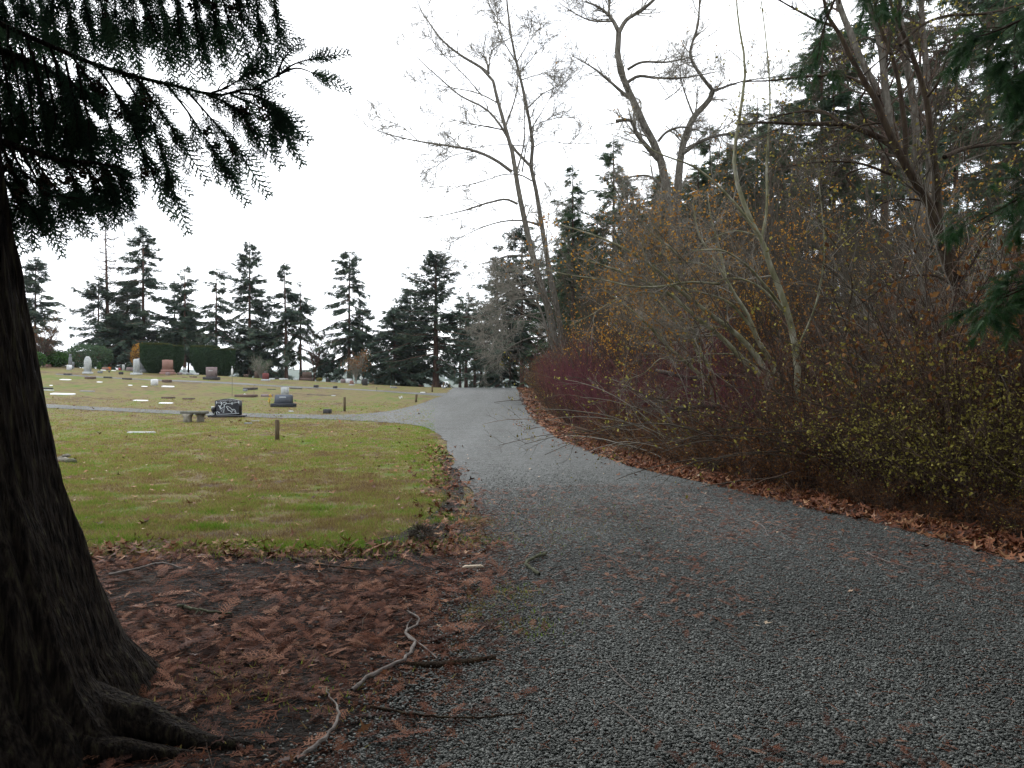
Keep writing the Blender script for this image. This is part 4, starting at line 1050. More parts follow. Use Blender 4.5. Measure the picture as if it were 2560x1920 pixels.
g, k = size(563, 1043.5)
mo = thing('black_monument', 'black granite headstone engraved with two horses behind a rope fence', 'headstone', g)
Acc().bbox(g + [0, .22, 2.9 * k], (89 * k, .42, 5.8 * k), .02).build('base', M['black_granite'], mo)
z0 = 5.8 * k; wm = 64.5 * k; yc = .22; yf = yc - .09
dx = 3.0 * k
ou = [(-wm / 2, 0), (wm / 2, 0), (wm / 2, 36 * k)] + [(wm / 2 - wm * a, (36 + 5.2 * (math.sin(math.pi * a) ** 1.3)) * k) for a in np.linspace(.06, .94, 13)] + [(-wm / 2, 36 * k)]
die = Acc().prism(ou, -.09, .09, g + [dx, yc, z0]).build('die', M['black_granite'], mo)
# the engraving, traced as thin white strokes standing 2 mm proud
def em(p):
    """zoom pixel of the engraving -> point on the front face"""
    x = 530 + p[0] * 76 / 2212.0; y = 992 + p[1] * 56 / 1630.0
    return np.array([g[0] + (x - 563) * k, g[1] + yf - .002, g[2] + (1043.5 - y) * k])
pn = [em(p) + [0, .001, 0] for p in [(215, 1290), (1880, 1225), (1880, 400), (1600, 450), (1370, 490), (960, 490), (590, 480), (420, 465), (215, 450)]]
Acc().add(np.array(pn + [np.mean(pn, 0)]), t=[(i, (i + 1) % 9, 9) for i in range(9)]).build('etched_panel', M['etched'], mo)
E = Acc()
def stroke(pts, w):
    w = w * .75
    P = np.array([em(p) for p in pts]); P = cat_res(P, max(4, 3 * len(P))); T = unit(np.gradient(P, axis=0)); Nn = np.stack([-T[:, 2], T[:, 1] * 0, T[:, 0]], -1) * w
    n = len(P); V = np.vstack([P - Nn, P + Nn]); q = [(i, i + 1, n + i + 1, n + i) for i in range(n - 1)]
    E.add(V, q=q)
stroke([(230, 350), (235, 510)], .020); stroke([(1855, 330), (1855, 490)], .024); stroke([(590, 400), (590, 560)], .022); stroke([(1370, 400), (1370, 590)], .020)
stroke([(240, 445), (420, 460), (590, 470)], .008); stroke([(960, 480), (1160, 500), (1360, 480)], .009); stroke([(1370, 480), (1600, 440), (1850, 380)], .009)
stroke([(210, 1280), (900, 1265), (1880, 1215)], .010); stroke([(205, 1090), (250, 1285)], .014); stroke([(300, 1070), (390, 1150), (480, 1200)], .016)
stroke([(640, 520), (560, 640), (530, 740), (590, 880)], .016); stroke([(360, 620), (450, 700), (480, 800), (590, 890)], .020); stroke([(590, 890), (680, 800), (760, 740)], .012)
stroke([(650, 500), (780, 430), (900, 400), (950, 450)], .010); stroke([(930, 400), (940, 500), (850, 570), (790, 700), (830, 760)], .018); stroke([(720, 560), (800, 600)], .008)
stroke([(780, 760), (790, 900), (760, 1180)], .008); stroke([(690, 880), (720, 1080), (700, 1180)], .008); stroke([(420, 880), (560, 960), (600, 1100)], .006)
stroke([(930, 720), (1040, 860), (1080, 960), (1240, 1040), (1340, 1150)], .016); stroke([(960, 690), (1060, 700), (1180, 770), (1310, 880), (1390, 1040), (1340, 1160)], .012)
stroke([(1070, 830), (1060, 900)], .010); stroke([(1400, 930), (1540, 930), (1620, 1030), (1660, 1190)], .012); stroke([(1400, 900), (1380, 1100)], .008); stroke([(1450, 980), (1560, 1080), (1620, 1180)], .008)
# cursive line under the arch, too fine to read: small upright and slanting strokes
xs = np.linspace(500, 1620, 27)
for i, x in enumerate(xs):
    if i in (7, 14, 21): continue
    y = 335 - 60 * math.sin((x - 500) / 1120 * math.pi); hgt = (38, 22, 24, 40, 22)[i % 5]
    stroke([(x, y), (x + 10, y - hgt)], .0035); stroke([(x, y - 8), (x + 30, y - 12)], .0025)
for x in (1150, 1180, 1205, 1235, 1265): stroke([(x, 400), (x + 10, 375)], .0035)
E.build('engraving', M['engrave'], mo)
g2 = g + [-33.5 * k, .16, 5.8 * k]
v = thing('stone_vase', 'black stone flower vase on the black monument base', 'vase', g2)
Acc().lathe([(.0, 0), (.06, 0), (.05, .03), (.035, .07), (.05, .12), (.085, .18), (.09, .26), (.075, .31), (.0, .31)], g2, 14).build('bowl', M['black_granite'], v, smooth=True)
Acc().lathe([(.0, .312), (.085, .312), (.085, .345), (.0, .345)], g2, 14).build('rim', M['white_stone'], v)
Acc().bbox(g + [-39.5 * k, .1, 7.0 * k], (6 * k, .1, 2.2 * k), .01).build('white_plaque', M['pale_stone'], mo)
Acc().bbox(g + [-31 * k, .02, 7.6 * k], (4.5 * k, .08, 3.2 * k), .01).build('white_plaque', M['pale_stone'], mo)

# blue grey headstone on a rough base, stone behind it
g, k = size(704, 1018)
t = thing('granite_headstone', 'blue grey granite headstone on a rough dark base with pale name', 'headstone', g)
Acc().bbox(g + [0, .3, 4.6 * k], (58 * k, .5, 9.6 * k), .03).build('base', M['rough_granite'], t)
ou = [(-21.8 * k, 0), (21.8 * k, 0), (21.4 * k, 16 * k), (20.5 * k, 20.5 * k), (18 * k, 21.6 * k), (-17.5 * k, 21.6 * k), (-19.3 * k, 20.5 * k), (-20.6 * k, 12 * k)]
Acc().prism(ou, -.14, .14, g + [0, .32, 9.4 * k]).build('die', M['grey_granite'], t)
E = Acc()
for i in range(7): E.box(g + [(-7.2 + i * 2.35) * k, .32 - .142, (9.4 + 15.4) * k], (1.5 * k, .005, 2.6 * k))
E.build('engraved_name', M['engrave'], t)
E = Acc()
for s_ in (-1, 1):
    for i in range(4): E.box(g + [(s_ * 11 + (i - 1.5) * 2.4) * k, .32 - .142, (9.4 + 6.6) * k], (1.6 * k, .004, 1.5 * k))
E.build('engraved_dates', M['dark_stone'], t)
headstone('pale grey upright headstone standing behind the blue grey granite one', 709, 990, 16.5, 22, M['pale_stone'], top=.03, thick=.3)
slab('grave_block', 'dark stone block by the path near a wooden post', 815.5, 1034, 16, 11, M['dark_stone'], .4)
slab('grave_block', 'flat mauve ledger behind the yellow flowers', 663, 992, 22, 6, M['mauve_stone'], .6)
slab('grave_block', 'slanted dark slab with a smaller block before it', 620, 975, 22, 6, M['dark_stone'], .9, rz=-.15)
slab('grave_block', 'small grey block leaning on the slanted dark slab', 611.5, 978, 9, 6, M['grey_stone'], .2)
slab('grave_block', 'long low rough dark kerb with white flowers on it', 610, 993, 48, 6.5, M['brown_stone'], .7)
slab('grave_block', 'small dark block on grass at the far path bend', 788.8, 969, 10, 6.5, M['dark_stone'], .3)
slab('grave_block', 'smaller dark block further along the far path bend', 836.6, 971, 9, 6, M['dark_stone'], .3)
flat('long dark flat marker along the far path', 739.6, 972.5, 30, M['dark_stone'], .5, .06)
flat('thin dark flat marker left of the pale upright stone', 678, 974, 21, M['dark_stone'], .4, .05)
flat('flat bronze dark marker in lawn past the upright pale stone', 797, 988, 60, M['dark_stone'], .35, .03)
flat('white flat marker near the dark stone block', 726.6, 1029.5, 11, M['pale_stone'], .4)
flat('small whitish flat marker in the lawn behind the wooden post', 833, 990, 10, M['pale_stone'], .5)
flat('flat grey plaque before the horse monument', 619, 1060, 18, M['grey_stone'], .35, .05)
flat('flat greenish plaque further right of the horse monument', 637, 1053.5, 20, M['grey_stone'], .4, .03)
# stones of the far row by the firs
headstone('reddish brown small headstone under the layered fir', 613, 941, 11, 8, M['brown_stone'], top=.02)
headstone('broad brownish headstone hidden by the olive bare shrub', 641, 945, 12, 16, M['brown_stone'], top=.02, thick=.3)
t = headstone('grey monument with round finial behind the maroon headstone', 656, 946, 9, 20, M['grey_stone'], top=.2, thick=.4, name='finial_monument', taper=.8)
g, k = size(656, 946); Acc().lathe([(0, 0), (3.6 * k, .0), (4.2 * k, 2 * k), (2.5 * k, 5 * k), (.8 * k, 7 * k), (1.6 * k, 9 * k), (0.02, 11.5 * k)], g + [0, .25, 20 * k], 12).build('finial', M['grey_stone'], t)
headstone('maroon granite headstone on pale base by the olive bare shrub', 661.5, 952, 14, 15.5, M['red_granite'], bw=18, bh=4, bm=M['pale_stone'], top=.04, thick=.25)
slab('grave_block', 'dark tablet lying between two white flat stones', 690, 947, 10, 4, M['dark_stone'], .4)
slab('grave_block', 'white low stone right of the maroon headstone', 679, 949, 12, 3.5, M['pale_stone'], .3)
slab('grave_block', 'white low stone past the dark tablet', 704, 949.5, 13, 4, M['pale_stone'], .3)
slab('grave_block', 'white low stone near leaning fir trunk', 714, 944, 9, 3, M['pale_stone'], .3)
slab('grave_block', 'white low stone left of the wide brown headstone', 739, 945, 13, 3.5, M['pale_stone'], .3)
headstone('wide brown headstone on a heavy base under the firs', 766, 949.5, 22, 15, M['brown_stone'], bw=29, bh=7, top=.02, taper=.92, thick=.5)
headstone('small dark headstone capped in white by the yellow green bush', 817, 951.5, 7, 10, M['dark_stone'], top=.2)
slab('grave_block', 'low grey stone right of white capped headstone', 833, 951.5, 13, 4, M['grey_stone'], .4)
slab('grave_block', 'white low stone at the foot of the yellow green bush', 792, 950.5, 10, 3, M['pale_stone'], .3)
headstone('mauve headstone with pale edge near the rusty sapling', 856, 957, 11, 9.5, M['mauve_stone'], top=.02)
headstone('white low headstone behind the reddish small one', 870.6, 956.5, 15, 11, M['white_stone'], top=.02, thick=.15)
headstone('reddish small headstone on white foot before the sapling', 877.5, 963, 9, 9, M['pink_granite'], bw=11, bh=2.5, bm=M['pale_stone'], top=.2)
headstone('dark grey upright headstone below the white wreath', 911, 963.5, 12, 17, M['dark_stone'], top=.01, thick=.3)
headstone('tan pink block headstone at edge of the fir clump', 928, 956.5, 11, 11, M['tan_stone'], top=.01, thick=.4)
slab('ledger_slab', 'dark ledger with white top under the dense firs', 997.5, 962.5, 21, 4, M['dark_stone'], .8)
slab('ledger_slab', 'low pink mound stone left of dark ledger', 970, 959, 16, 3, M['pink_granite'], .5)
slab('ledger_slab', 'long red granite ledger with white top under firs', 1036, 964, 27, 5, M['red_granite'], .8)
slab('ledger_slab', 'shorter red granite ledger beside the long one', 1051, 965, 14, 3.5, M['red_granite'], .8)
headstone('brick red wide headstone against the thick fir trunk', 1093, 964, 20, 9.5, M['red_granite'], top=.03, thick=.4)
slab('headstone', 'small grey stone at foot of leaning post', 1109, 971, 8, 3, M['grey_stone'], .3, 'headstone')
slab('headstone', 'grey white low slab next to the tiny white cross', 984, 970, 14, 3.5, M['grey_stone'], .3, 'headstone')
slab('kerb_piece', 'pale log like kerb lying at second path edge', 1056.5, 982, 12, 2, M['white_stone'], .2, 'kerb')

# ornaments
def ornament(name, label, px, py, cat):
    g, k = size(px, py); return thing(name, label, cat, g), g, k
def petals(acc, c, r, n=40, r_=None):
    p = np.array(c) + unit(rng.normal(size=(n, 3))) * r * rng.uniform(.5, 1, (n, 1))
    acc.inst(LEAF[0], LEAF[1], p, basis(rng.normal(size=(n, 3)), sc=np.full(n, r * .9)), rng.uniform(0, 1, n))
def flowers(label, px, py, hpx, m, blooms, name='flower_bunch', cat='flowers'):
    t, g, k = ornament(name, label, px, py, cat)
    st = Acc(); bl = Acc()
    for (dx, dz, r) in blooms:
        P = np.array([g, g + [dx * k * .6, 0, dz * k * .6], g + [dx * k, 0, dz * k]]); st.tubes(cat_res(P, 5)[None], np.full((1, 5), .008), 4)
        petals(bl, P[-1], r * k)
    st.build('stem', M['leaf_yellow'] if hpx else M['metal'], t); bl.build('blooms', m, t)
    return t
flowers('three yellow blooms on a stalk beside the blue grey headstone', 674, 1012, 1, M['yellow'], [(2.2, 23, 3.0), (-.2, 15.5, 2.6), (-1.5, 9.5, 2.6)])
flowers('orange flowers by the wide pink granite stone', 274, 926, 1, M['orange_petal'], [(0, 6, 3), (1, 4, 2)])
flowers('red flowers next to the tiny white block', 298.5, 926, 1, M['red_petal'], [(0, 4, 2.6), (1.5, 3, 2)])
flowers('single white bloom in front of the dark green hedge', 138, 917, 1, M['white_petal'], [(0, 8, 2.4)])
flowers('white silk flowers lying on the lawn by the wooden post', 1002, 997, 1, M['white_petal'], [(-1, 3, 3.4), (2.5, 4, 2.6)])
flowers('white flowers on the long rough dark kerb', 611, 990, 1, M['white_petal'], [(0, 4, 2.0), (4, 2.5, 1.5)])
flowers('brown wilted bouquet lying before the horse monument', 599, 1054, 1, M['leaf_brown'], [(-2, 2.5, 3), (2, 3, 2.4), (4, 5, 1.2)])
flowers('little grave bouquet in a pot on the flat grey plaque', 622, 1058, 1, M['leaf_brown'], [(-6, 6, 1.6), (-1, 4, 2), (3, 3, 1.8)])
flowers('tall green bouquet with a yellow top beside pink granite stone', 248, 927, 1, M['hedge'], [(0, 20, 3), (-2, 12, 4), (2, 12, 4), (0, 6, 3.5)])
t, g, k = ornament('white_wreath', 'round white wreath on a stand behind dark upright headstone', 903, 957, 'wreath')
a = np.linspace(0, 2 * np.pi, 17)
Acc().tubes(np.stack([g[0] + 2.6 * k * np.cos(a), g[1] + 0 * a, g[2] + 14 * k + 2.6 * k * np.sin(a)], -1)[None], np.full((1, 17), 1.6 * k), 7).build('ring', M['white_petal'], t)
Acc().tubes(np.array([[g + [0, 0, -.05], g + [0, .0, 11 * k]]]), np.full((1, 2), .02), 5).build('stand', M['metal'], t)
t, g, k = ornament('lantern_pole', 'thin pole carrying a white cross topped lantern in the lawn', 580.3, 991, 'lantern')
Acc().tubes(np.array([[g + [0, 0, -.1], g + [0, 0, 52 * k]]]), np.full((1, 2), .011), 6).build('pole', M['metal'], t)
Acc().lathe([(.0, 0), (2.6 * k, 0), (2.6 * k, 14 * k), (1.2 * k, 18 * k), (.3 * k, 19 * k)], g + [0, 0, 52 * k], 10).build('lantern', M['white_stone'], t)
Acc().box(g + [0, 0, 73.5 * k], (.8 * k, .02, 5.5 * k)).box(g + [0, 0, 74.2 * k], (3.4 * k, .018, .8 * k)).build('cross', M['white_stone'], t)
t, g, k = ornament('plant_hook', 'thin dark shepherd hook behind the long rough kerb', 635, 985, 'hook')
Acc().tubes(cat_res(np.array([g + [0, 0, -.1], g + [.3 * k, 0, 12 * k], g + [1 * k, 0, 22 * k], g + [2.4 * k, 0, 23 * k], g + [3 * k, 0, 20 * k]]), 14)[None], np.full((1, 14), .010), 5).build('rod', M['metal'], t)
petals(q := Acc(), g + [.6 * k, 0, 11 * k], 1.2 * k, 16); q.build('ornament', M['metal'], t)
t, g, k = ornament('bird_ornament', 'dark bird ornament on a stake by the blue grey headstone', 738, 1006, 'ornament')
Acc().tubes(np.array([[g, g + [0, 0, 4 * k]]]), np.full((1, 2), .008), 4).build('stake', M['metal'], t)
Acc().add(np.array([(-3.5, 0, 7.5), (-1, .4, 4.6), (1, 0, 3.6), (0, -.5, 5.4), (3.4, 0, 7), (1.2, .4, 5), (-.6, 0, 3.2)]) * k + g, t=[(0, 1, 3), (1, 2, 3), (3, 5, 4), (2, 5, 3), (1, 6, 2)]).build('body', M['metal'], t)
t, g, k = ornament('small_cross', 'tiny white cross near the far path', 976, 969.5, 'cross')
Acc().box(g + [0, 0, 2.6 * k], (.9 * k, .05, 5.6 * k)).box(g + [0, 0, 3.8 * k], (3 * k, .045, .9 * k)).build('cross', M['pale_stone'], t)
t, g, k = ornament('garden_stake', 'dark stake with a round top at the far path', 942, 977, 'stake')
Acc().tubes(np.array([[g, g + [0, 0, 6 * k]]]), np.full((1, 2), .014), 4).build('pole', M['metal'], t)
Acc().lathe([(0, 0), (1.3 * k, .8 * k), (1.6 * k, 1.6 * k), (.9 * k, 3 * k), (0, 3.2 * k)], g + [0, 0, 5.8 * k], 8).build('ornament', M['metal'], t)
t, g, k = ornament('plant_holder', 'dark heart shaped holder near the dark square stone', 273, 933.5, 'ornament')
Acc().prism([(0, 0), (1.6 * k, 2.5 * k), (1.9 * k, 4.6 * k), (.9 * k, 5.3 * k), (0, 4.5 * k), (-.9 * k, 5.3 * k), (-1.9 * k, 4.6 * k), (-1.6 * k, 2.5 * k)], -.03, .03, g + [0, 0, .05]).build('holder', M['metal'], t)
# loose stones by the trunk
for i, (x, y, r, lb) in enumerate([(152, 1152, .10, 'grey rounded stone nearest the trunk in little stack'), (160, 1155, .11, 'pale flat rounded stone low in little stack'), (166, 1152, .08, 'small dark stone topping the little stack'), (178, 1158, .11, 'mossy green stone at the outer end of little stack')]):
    g = gp(x, y); V = IV * np.random.default_rng(i).uniform(.8, 1.15, (12, 1)) * [r * 1.3, r, r * .6]
    tag(Acc().add(V + g + [0, 0, r * .4 + (.07 if i == 2 else 0)], t=IT).build('field_stone', M['concrete'] if i < 3 else M['stick_moss'], loc=g, smooth=True), lb, 'stone')
g = gp(1055, 1352); n = 420; c = g + [0, 0, .06]
p = c + unit(rng.normal(size=(n, 3))) * [.085, .085, .06]
tag(Acc().tubes(np.stack([p, p + unit(p - c) * .05 + rng.normal(0, .03, (n, 3))], 1), np.full((n, 2), .0025), 3, rng.uniform(0, 1, n)).build('dead_tussock', M['twig'], loc=g), 'small grey dead tussock where lawn, litter and gravel meet', 'plant')

# wooden posts
def post(label, px, py, wpx, hpx, lean=0.0):
    g, k = size(px, py); t = thing('wooden_post', label, 'post', g, 'wooden marker posts along the paths')
    hw = wpx * k / 2; hh = hpx * k
    a = Acc().bbox((0, 0, hh / 2 - .1), (hw * 1.75, hw * 1.75, hh + .2), hw * .25, .5)
    V = a.V[0]; V[:, 0] += V[:, 2] * lean; a.V[0] = V
    a.build('shaft', M['post'], t, local=True)
    return t
post('nearest weathered square post on the lawn below the near path', 693, 1101, 10.5, 52)
post('brown post on the grass above the near path', 861.5, 1028, 5.6, 35.5)
post('brown post near the lawn tip between the two paths', 1040, 1005, 5, 19, .06)
post('post past the second path close to brick red headstone', 1080.6, 980, 3.4, 18)
post('leaning dark post at the last lawn corner', 1107, 969, 3.2, 13, .25)
post('short thin post furthest along the lawn by white van', 1124.5, 967, 2.6, 10)

# far vehicles, houses
def car(label, px, py, wpx, d, m, kindname='parked_car', yaw=0.0, Lc=4.4, roofh=1.5, pick=False):
    x = (px - CX) / F * d; z = float(H(x, d)); t = thing(kindname, label, 'car', (x, d, z))
    wv = 1.8
    body = [(-Lc / 2, .35), (Lc / 2, .35), (Lc / 2, .75), (Lc / 2 - .1, .95), (-Lc / 2 + .1, .95), (-Lc / 2, .8)]
    cab = [(-Lc * .36, .95), (Lc * .28, .95), (Lc * .14, roofh), (-Lc * .30, roofh)]
    def turn(a):
        for i, V in enumerate(a.V):
            c, s = math.cos(yaw), math.sin(yaw); a.V[i] = V @ np.array([[c, s, 0], [-s, c, 0], [0, 0, 1]])
        return a
    turn(Acc().prism(body, -wv / 2, wv / 2)).build('body', m, t, local=True)
    turn(Acc().prism(cab, -wv / 2 + .12, wv / 2 - .12)).build('cabin', m, t, local=True)
    turn(Acc().prism([(a * .93, .99 + (b - .95) * .78) for a, b in cab], -wv / 2 + .10, wv / 2 - .10)).build('side_windows', M['glass'], t, local=True)
    q = Acc()
    c_ = [(-Lc * .345, .99), (-Lc * .31, roofh - .08)]
    q.add([(c_[0][0] - .05, -.7, c_[0][1]), (c_[0][0] - .05, .7, c_[0][1]), (c_[1][0] - .05, .6, c_[1][1]), (c_[1][0] - .05, -.6, c_[1][1])], q=[(0, 1, 2, 3)])
    q.add([(Lc * .285, -.7, .99), (Lc * .285, .7, .99), (Lc * .165, .6, roofh - .08), (Lc * .165, -.6, roofh - .08)], q=[(0, 1, 2, 3)])
    turn(q).build('windscreen', M['glass'], t, local=True)
    for sx in (-1, 1):
        for sy in (-1, 1):
            a = np.linspace(0, 2 * np.pi, 13)[:-1]
            turn(Acc().prism(np.c_[.33 * np.cos(a) + sx * Lc * .31, .33 * np.sin(a) + .33], sy * wv / 2 - .1, sy * wv / 2 + .02)).build('wheel', M['tyre'], t, local=True)
    return t
car('white parked vehicle half hidden behind the tall arched headstone', 224, 920, 36, 79, M['car_white'], yaw=.7, roofh=1.75)
car('dark vehicle with light glints parked past the road crest', 1224, 968, 17, 182, M['car_dark'], yaw=R(90), roofh=1.6, Lc=4.2)
car('white van beyond the last lawn corner', 1112, 965, 14, 205, M['car_white'], 'parked_van', yaw=R(75), roofh=2.0)
for i in range(13):
    px = (1128, 1136, 1142, 1149, 1175, 1181, 1216, 1222, 1256, 1262, 1120, 1196, 1230)[i]; d = 1395 + (i * 37) % 90
    x = (px - CX) / F * d; z = float(Hh(np.array(x), np.array(d * 1.0))); t = thing('hillside_house', 'small pale house on the hazy hillside across the valley', 'house', (x, d, z), 'houses on the far hillside')
    ww, hh = 9 + i % 3 * 2, 4.5
    Acc().box((0, 0, hh / 2 - 1), (ww, 8, hh + 2)).build('wall', M['white'], t, local=True)
    Acc().prism([(-ww * .55, hh), (ww * .55, hh), (0, hh + 3)], -4.4, 4.4).build('roof', M['roof'], t, local=True)

# ---------------------------------------------------------------- air between here and the far hillside
hz = Acc().box((0, 1050, 42), (5400, 3500, 112)).build('haze', None, loc=(0, 1050, 42)); kind(hz, 'stuff')
hm_ = bpy.data.materials.new('haze'); hm_.use_nodes = True
hn = hm_.node_tree.nodes; hn.remove(hn['Principled BSDF'])
pv = hn.new('ShaderNodeVolumePrincipled'); pv.inputs['Color'].default_value = (.80, .88, 1, 1); pv.inputs['Density'].default_value = HAZE; pv.inputs['Anisotropy'].default_value = 0.2
hm_.node_tree.links.new(pv.outputs[0], hn['Material Output'].inputs['Volume']); hz.data.materials.append(hm_)
# ---------------------------------------------------------------- the wood to the right
def wood_geo(Ht, clear, Lmax, nb, dens, dead, **kw):
    return conifer_geo(Ht, clear, Lmax, nb, dens, SPRAY_MID, .62, dead=dead, r0=.20, **kw)
WM = (M['bark_red'], M['twig'], M['spruce_leaf'])
WOOD_N = 'conifers of the roadside wood'
protos = []
for i, kw in enumerate([dict(clear=.08, Lmax=3.3, nb=190, dens=19, dead=15, droop=.35, pw=.7, gap=.2), dict(clear=.22, Lmax=2.9, nb=150, dens=18, dead=30, droop=.45, pw=.6, gap=.35, ragged=.3),
                        dict(clear=.12, Lmax=3.5, nb=170, dens=18, dead=20, droop=.3, pw=.8, gap=.3), dict(clear=.36, Lmax=2.9, nb=120, dens=18, dead=45, droop=.4, pw=.5, gap=.3, ragged=.25)]):
    protos.append((wood_geo(20.0, **kw)))
# (photo column, row of the tip, metres away, kind, label)
WL = [(1432, 405, 50, 0, 'slender spired conifer right of the paired bare trees'), (1534, 345, 48, 1, 'thin spired conifer behind the forked bare tree'), (1480, 560, 56, 2, 'short dark conifer between two spired ones'),
      (1372, 640, 60, 0, 'low dark conifer behind the paired bare trunks'), (1600, 480, 50, 2, 'blunt dark conifer left of the leaning big bare trunk'), (1700, 520, 44, 0, 'dark conifer right below the fork of the big bare tree'),
      (1775, 310, 42, 1, 'thin pointed conifer behind the pale vertical stems'), (1850, 420, 46, 2, 'broad dark conifer filling behind the leaning stems'), (1905, 300, 38, 0, 'dark conifer beneath the long mossy limb'),
      (1985, 250, 40, 1, 'sparse conifer beside the clustered pale trunks'), (2055, 40, 36, 3, 'tall thin conifer behind the long mossy limb'), (2120, 60, 42, 1, 'tall broad conifer behind the pale trunks'),
      (2210, -250, 34, 3, 'tall conifer with bare lower trunk behind pale trunks'), (2300, 20, 38, 1, 'tall ragged conifer right behind the dark leaning trunk'), (2390, 60, 34, 1, 'tall heavy conifer between dark trunk and green boughs'),
      (2470, -160, 36, 3, 'tall bare stemmed conifer behind the hanging green boughs'), (2540, -160, 26, 0, 'dense tall conifer at the very edge behind green boughs'), (2620, -200, 24, 2, 'dense conifer partly cut by the picture edge'),
      (1568, 430, 40, 2, 'green conifer low behind the forked bare trunk'), (1650, 420, 38, 0, 'full green conifer right behind the crook of the bare trunk'), (1745, 400, 36, 2, 'full conifer among the orange leaved saplings'), (1835, 350, 37, 0, 'full conifer behind the mossy upright stem'), (1955, 235, 34, 2, 'full tall conifer where the long mossy limb ends'), (2085, 170, 35, 0, 'full tall conifer just before the cluster of pale trunks')]
for px, top, d, kd, lb in WL:
    x = (px - CX) / F * d; z = float(H(x, d)); Ht = EYE + (HY - top) / F * d - z
    if protos[kd] is not None and not isinstance(protos[kd], bpy.types.Object):
        protos[kd] = conifer('conifer_tree', lb, (x, d, z), protos[kd], WM, WOOD_N); o = protos[kd]
    else: o = dup(protos[kd], (x, d, z), rng.uniform(0, 6.28), 1.0, lb, WOOD_N)
    sx = max(.75, min(1.25, Ht / 20)); o.scale = (sx, sx, Ht / 20)
deep = 'tall conifer standing deep in the roadside wood'
for i in range(50):
    d = rng.uniform(36, 95); px = rng.uniform(1400, 2750) if i % 3 == 0 else rng.uniform(1400, 2000)
    if px < 1800: d = rng.uniform(58, 95)
    x = (px - CX) / F * d
    o = dup(protos[rng.integers(0, 4)], (x, d, float(H(x, d))), rng.uniform(0, 6.28), 1.0, deep, WOOD_N); s_ = rng.uniform(.62, .95); o.scale = (1.0, 1.0, s_)
# wood continuing beside and behind the viewpoint
for (x, y, s_) in [(9.5, 3, .9), (11, -2, 1), (7.5, -5, .9), (12, 7, .9), (4, -9, 1), (-1, -10, .9), (-5.5, -8, 1), (-10, -6, .9), (1.5, -13, 1), (-8, -12, 1), (-12, 0, .8), (15, 4, 1)]:
    o = dup(protos[(0, 2)[int(x * 7) % 2]], (x, y, 0), rng.uniform(0, 6.28), 1.0, 'tall conifer of the wood beside and behind the viewpoint', WOOD_N); o.scale = (1.25, 1.25, s_)

def limbs_tree(name, label, d, trunks, limbs, bm, tm, twig=(8, 6, 4), tl=((.7, 2.2), (.35, 1.0), (.15, .5)), rmin=(.012, .008, .006), base=None, spread=.35, up=.25, cat='tree', leaf=None, nleaf=0, leafsz=.05, ang=(25, 65)):
    """bare tree: trunks and limbs follow the photo at distance d, spread in depth; twigs grow from them"""
    P0 = W([trunks[0][0][0]], d)[0]; bx, by = P0[0], d
    loc = np.array([bx, by, float(H(bx, by))])
    t = thing(name, label, cat, loc)
    PL, RL_ = [], []
    def add(pts, r0, r1, dd0, dd1):
        n = len(pts); q = [(p[0], p[1], dd0 + (dd1 - dd0) * (i / max(1, n - 1)) ** .8) for i, p in enumerate(pts)]
        return cat_res(W(q, d), 20), np.linspace(r0, r1, 20) ** 1.0
    tacc = Acc()
    for pts, r0, r1 in trunks:
        P, r = add(pts, r0, r1, 0, rng.uniform(-.3, .3))
        if pts is trunks[0][0]: P[0, 2] = min(P[0, 2], loc[2] - .1)
        r = r.copy(); r[0] *= 1.3; PL.append(P); RL_.append(r)
        tacc = Acc().tubes(P[None], r[None], 10); tacc.build('trunk', bm, t, smooth=True)
    for pts, r0, r1 in limbs:
        ln = np.hypot(pts[-1][0] - pts[0][0], pts[-1][1] - pts[0][1]) / F * d
        P, r = add(pts, r0, r1, 0, rng.uniform(-1, 1) * spread * ln)
        Acc().tubes(P[None], r[None], 7).build('limb', bm, t, smooth=True); PL.append(P); RL_.append(r)
    A = np.stack(PL); Ra = np.stack(RL_)
    cr = Acc()
    p1, r1 = spawn(A, Ra, twig[0], .25, 1, ang, tl[0], 7, up=up, wig=.13, rr=.4, rmin=rmin[0]); r1 = np.minimum(r1, .035); cr.tubes(p1, r1, 4, rng.uniform(0, 1, len(p1)))
    p2, r2 = spawn(p1, r1, twig[1], .2, 1, (25, 60), tl[1], 5, up=up * .6, wig=.15, rr=.6, rmin=rmin[1]); cr.tubes(p2, r2, 3, rng.uniform(0, 1, len(p2)))
    p3 = p2
    if twig[2]:
        p3, r3 = spawn(p2, r2, twig[2], .2, 1, (25, 60), tl[2], 4, up=up * .4, wig=.15, rr=.7, rmin=rmin[2]); cr.tubes(p3, r3, 3, rng.uniform(0, 1, len(p3)))
    cr.build('crown', tm, t)
    if leaf:
        i = rng.integers(0, len(p3), nleaf); k = rng.integers(1, p3.shape[1], nleaf)
        Acc().inst(LEAF[0], LEAF[1], p3[i, k], basis(rng.normal(size=(nleaf, 3)) + [0, 0, -.4], sc=rng.uniform(.6, 1.3, nleaf) * leafsz), rng.uniform(0, 1, nleaf)).build('leaves', leaf, t)
    return t
def z2(p): return [(900 + .3617 * a, .3617 * b) for a, b in p]
def z3(p): return [(1700 + .3888 * a, .3888 * b) for a, b in p]
def z4(p): return [(1300 + .3617 * a, 500 + .3617 * b) for a, b in p]
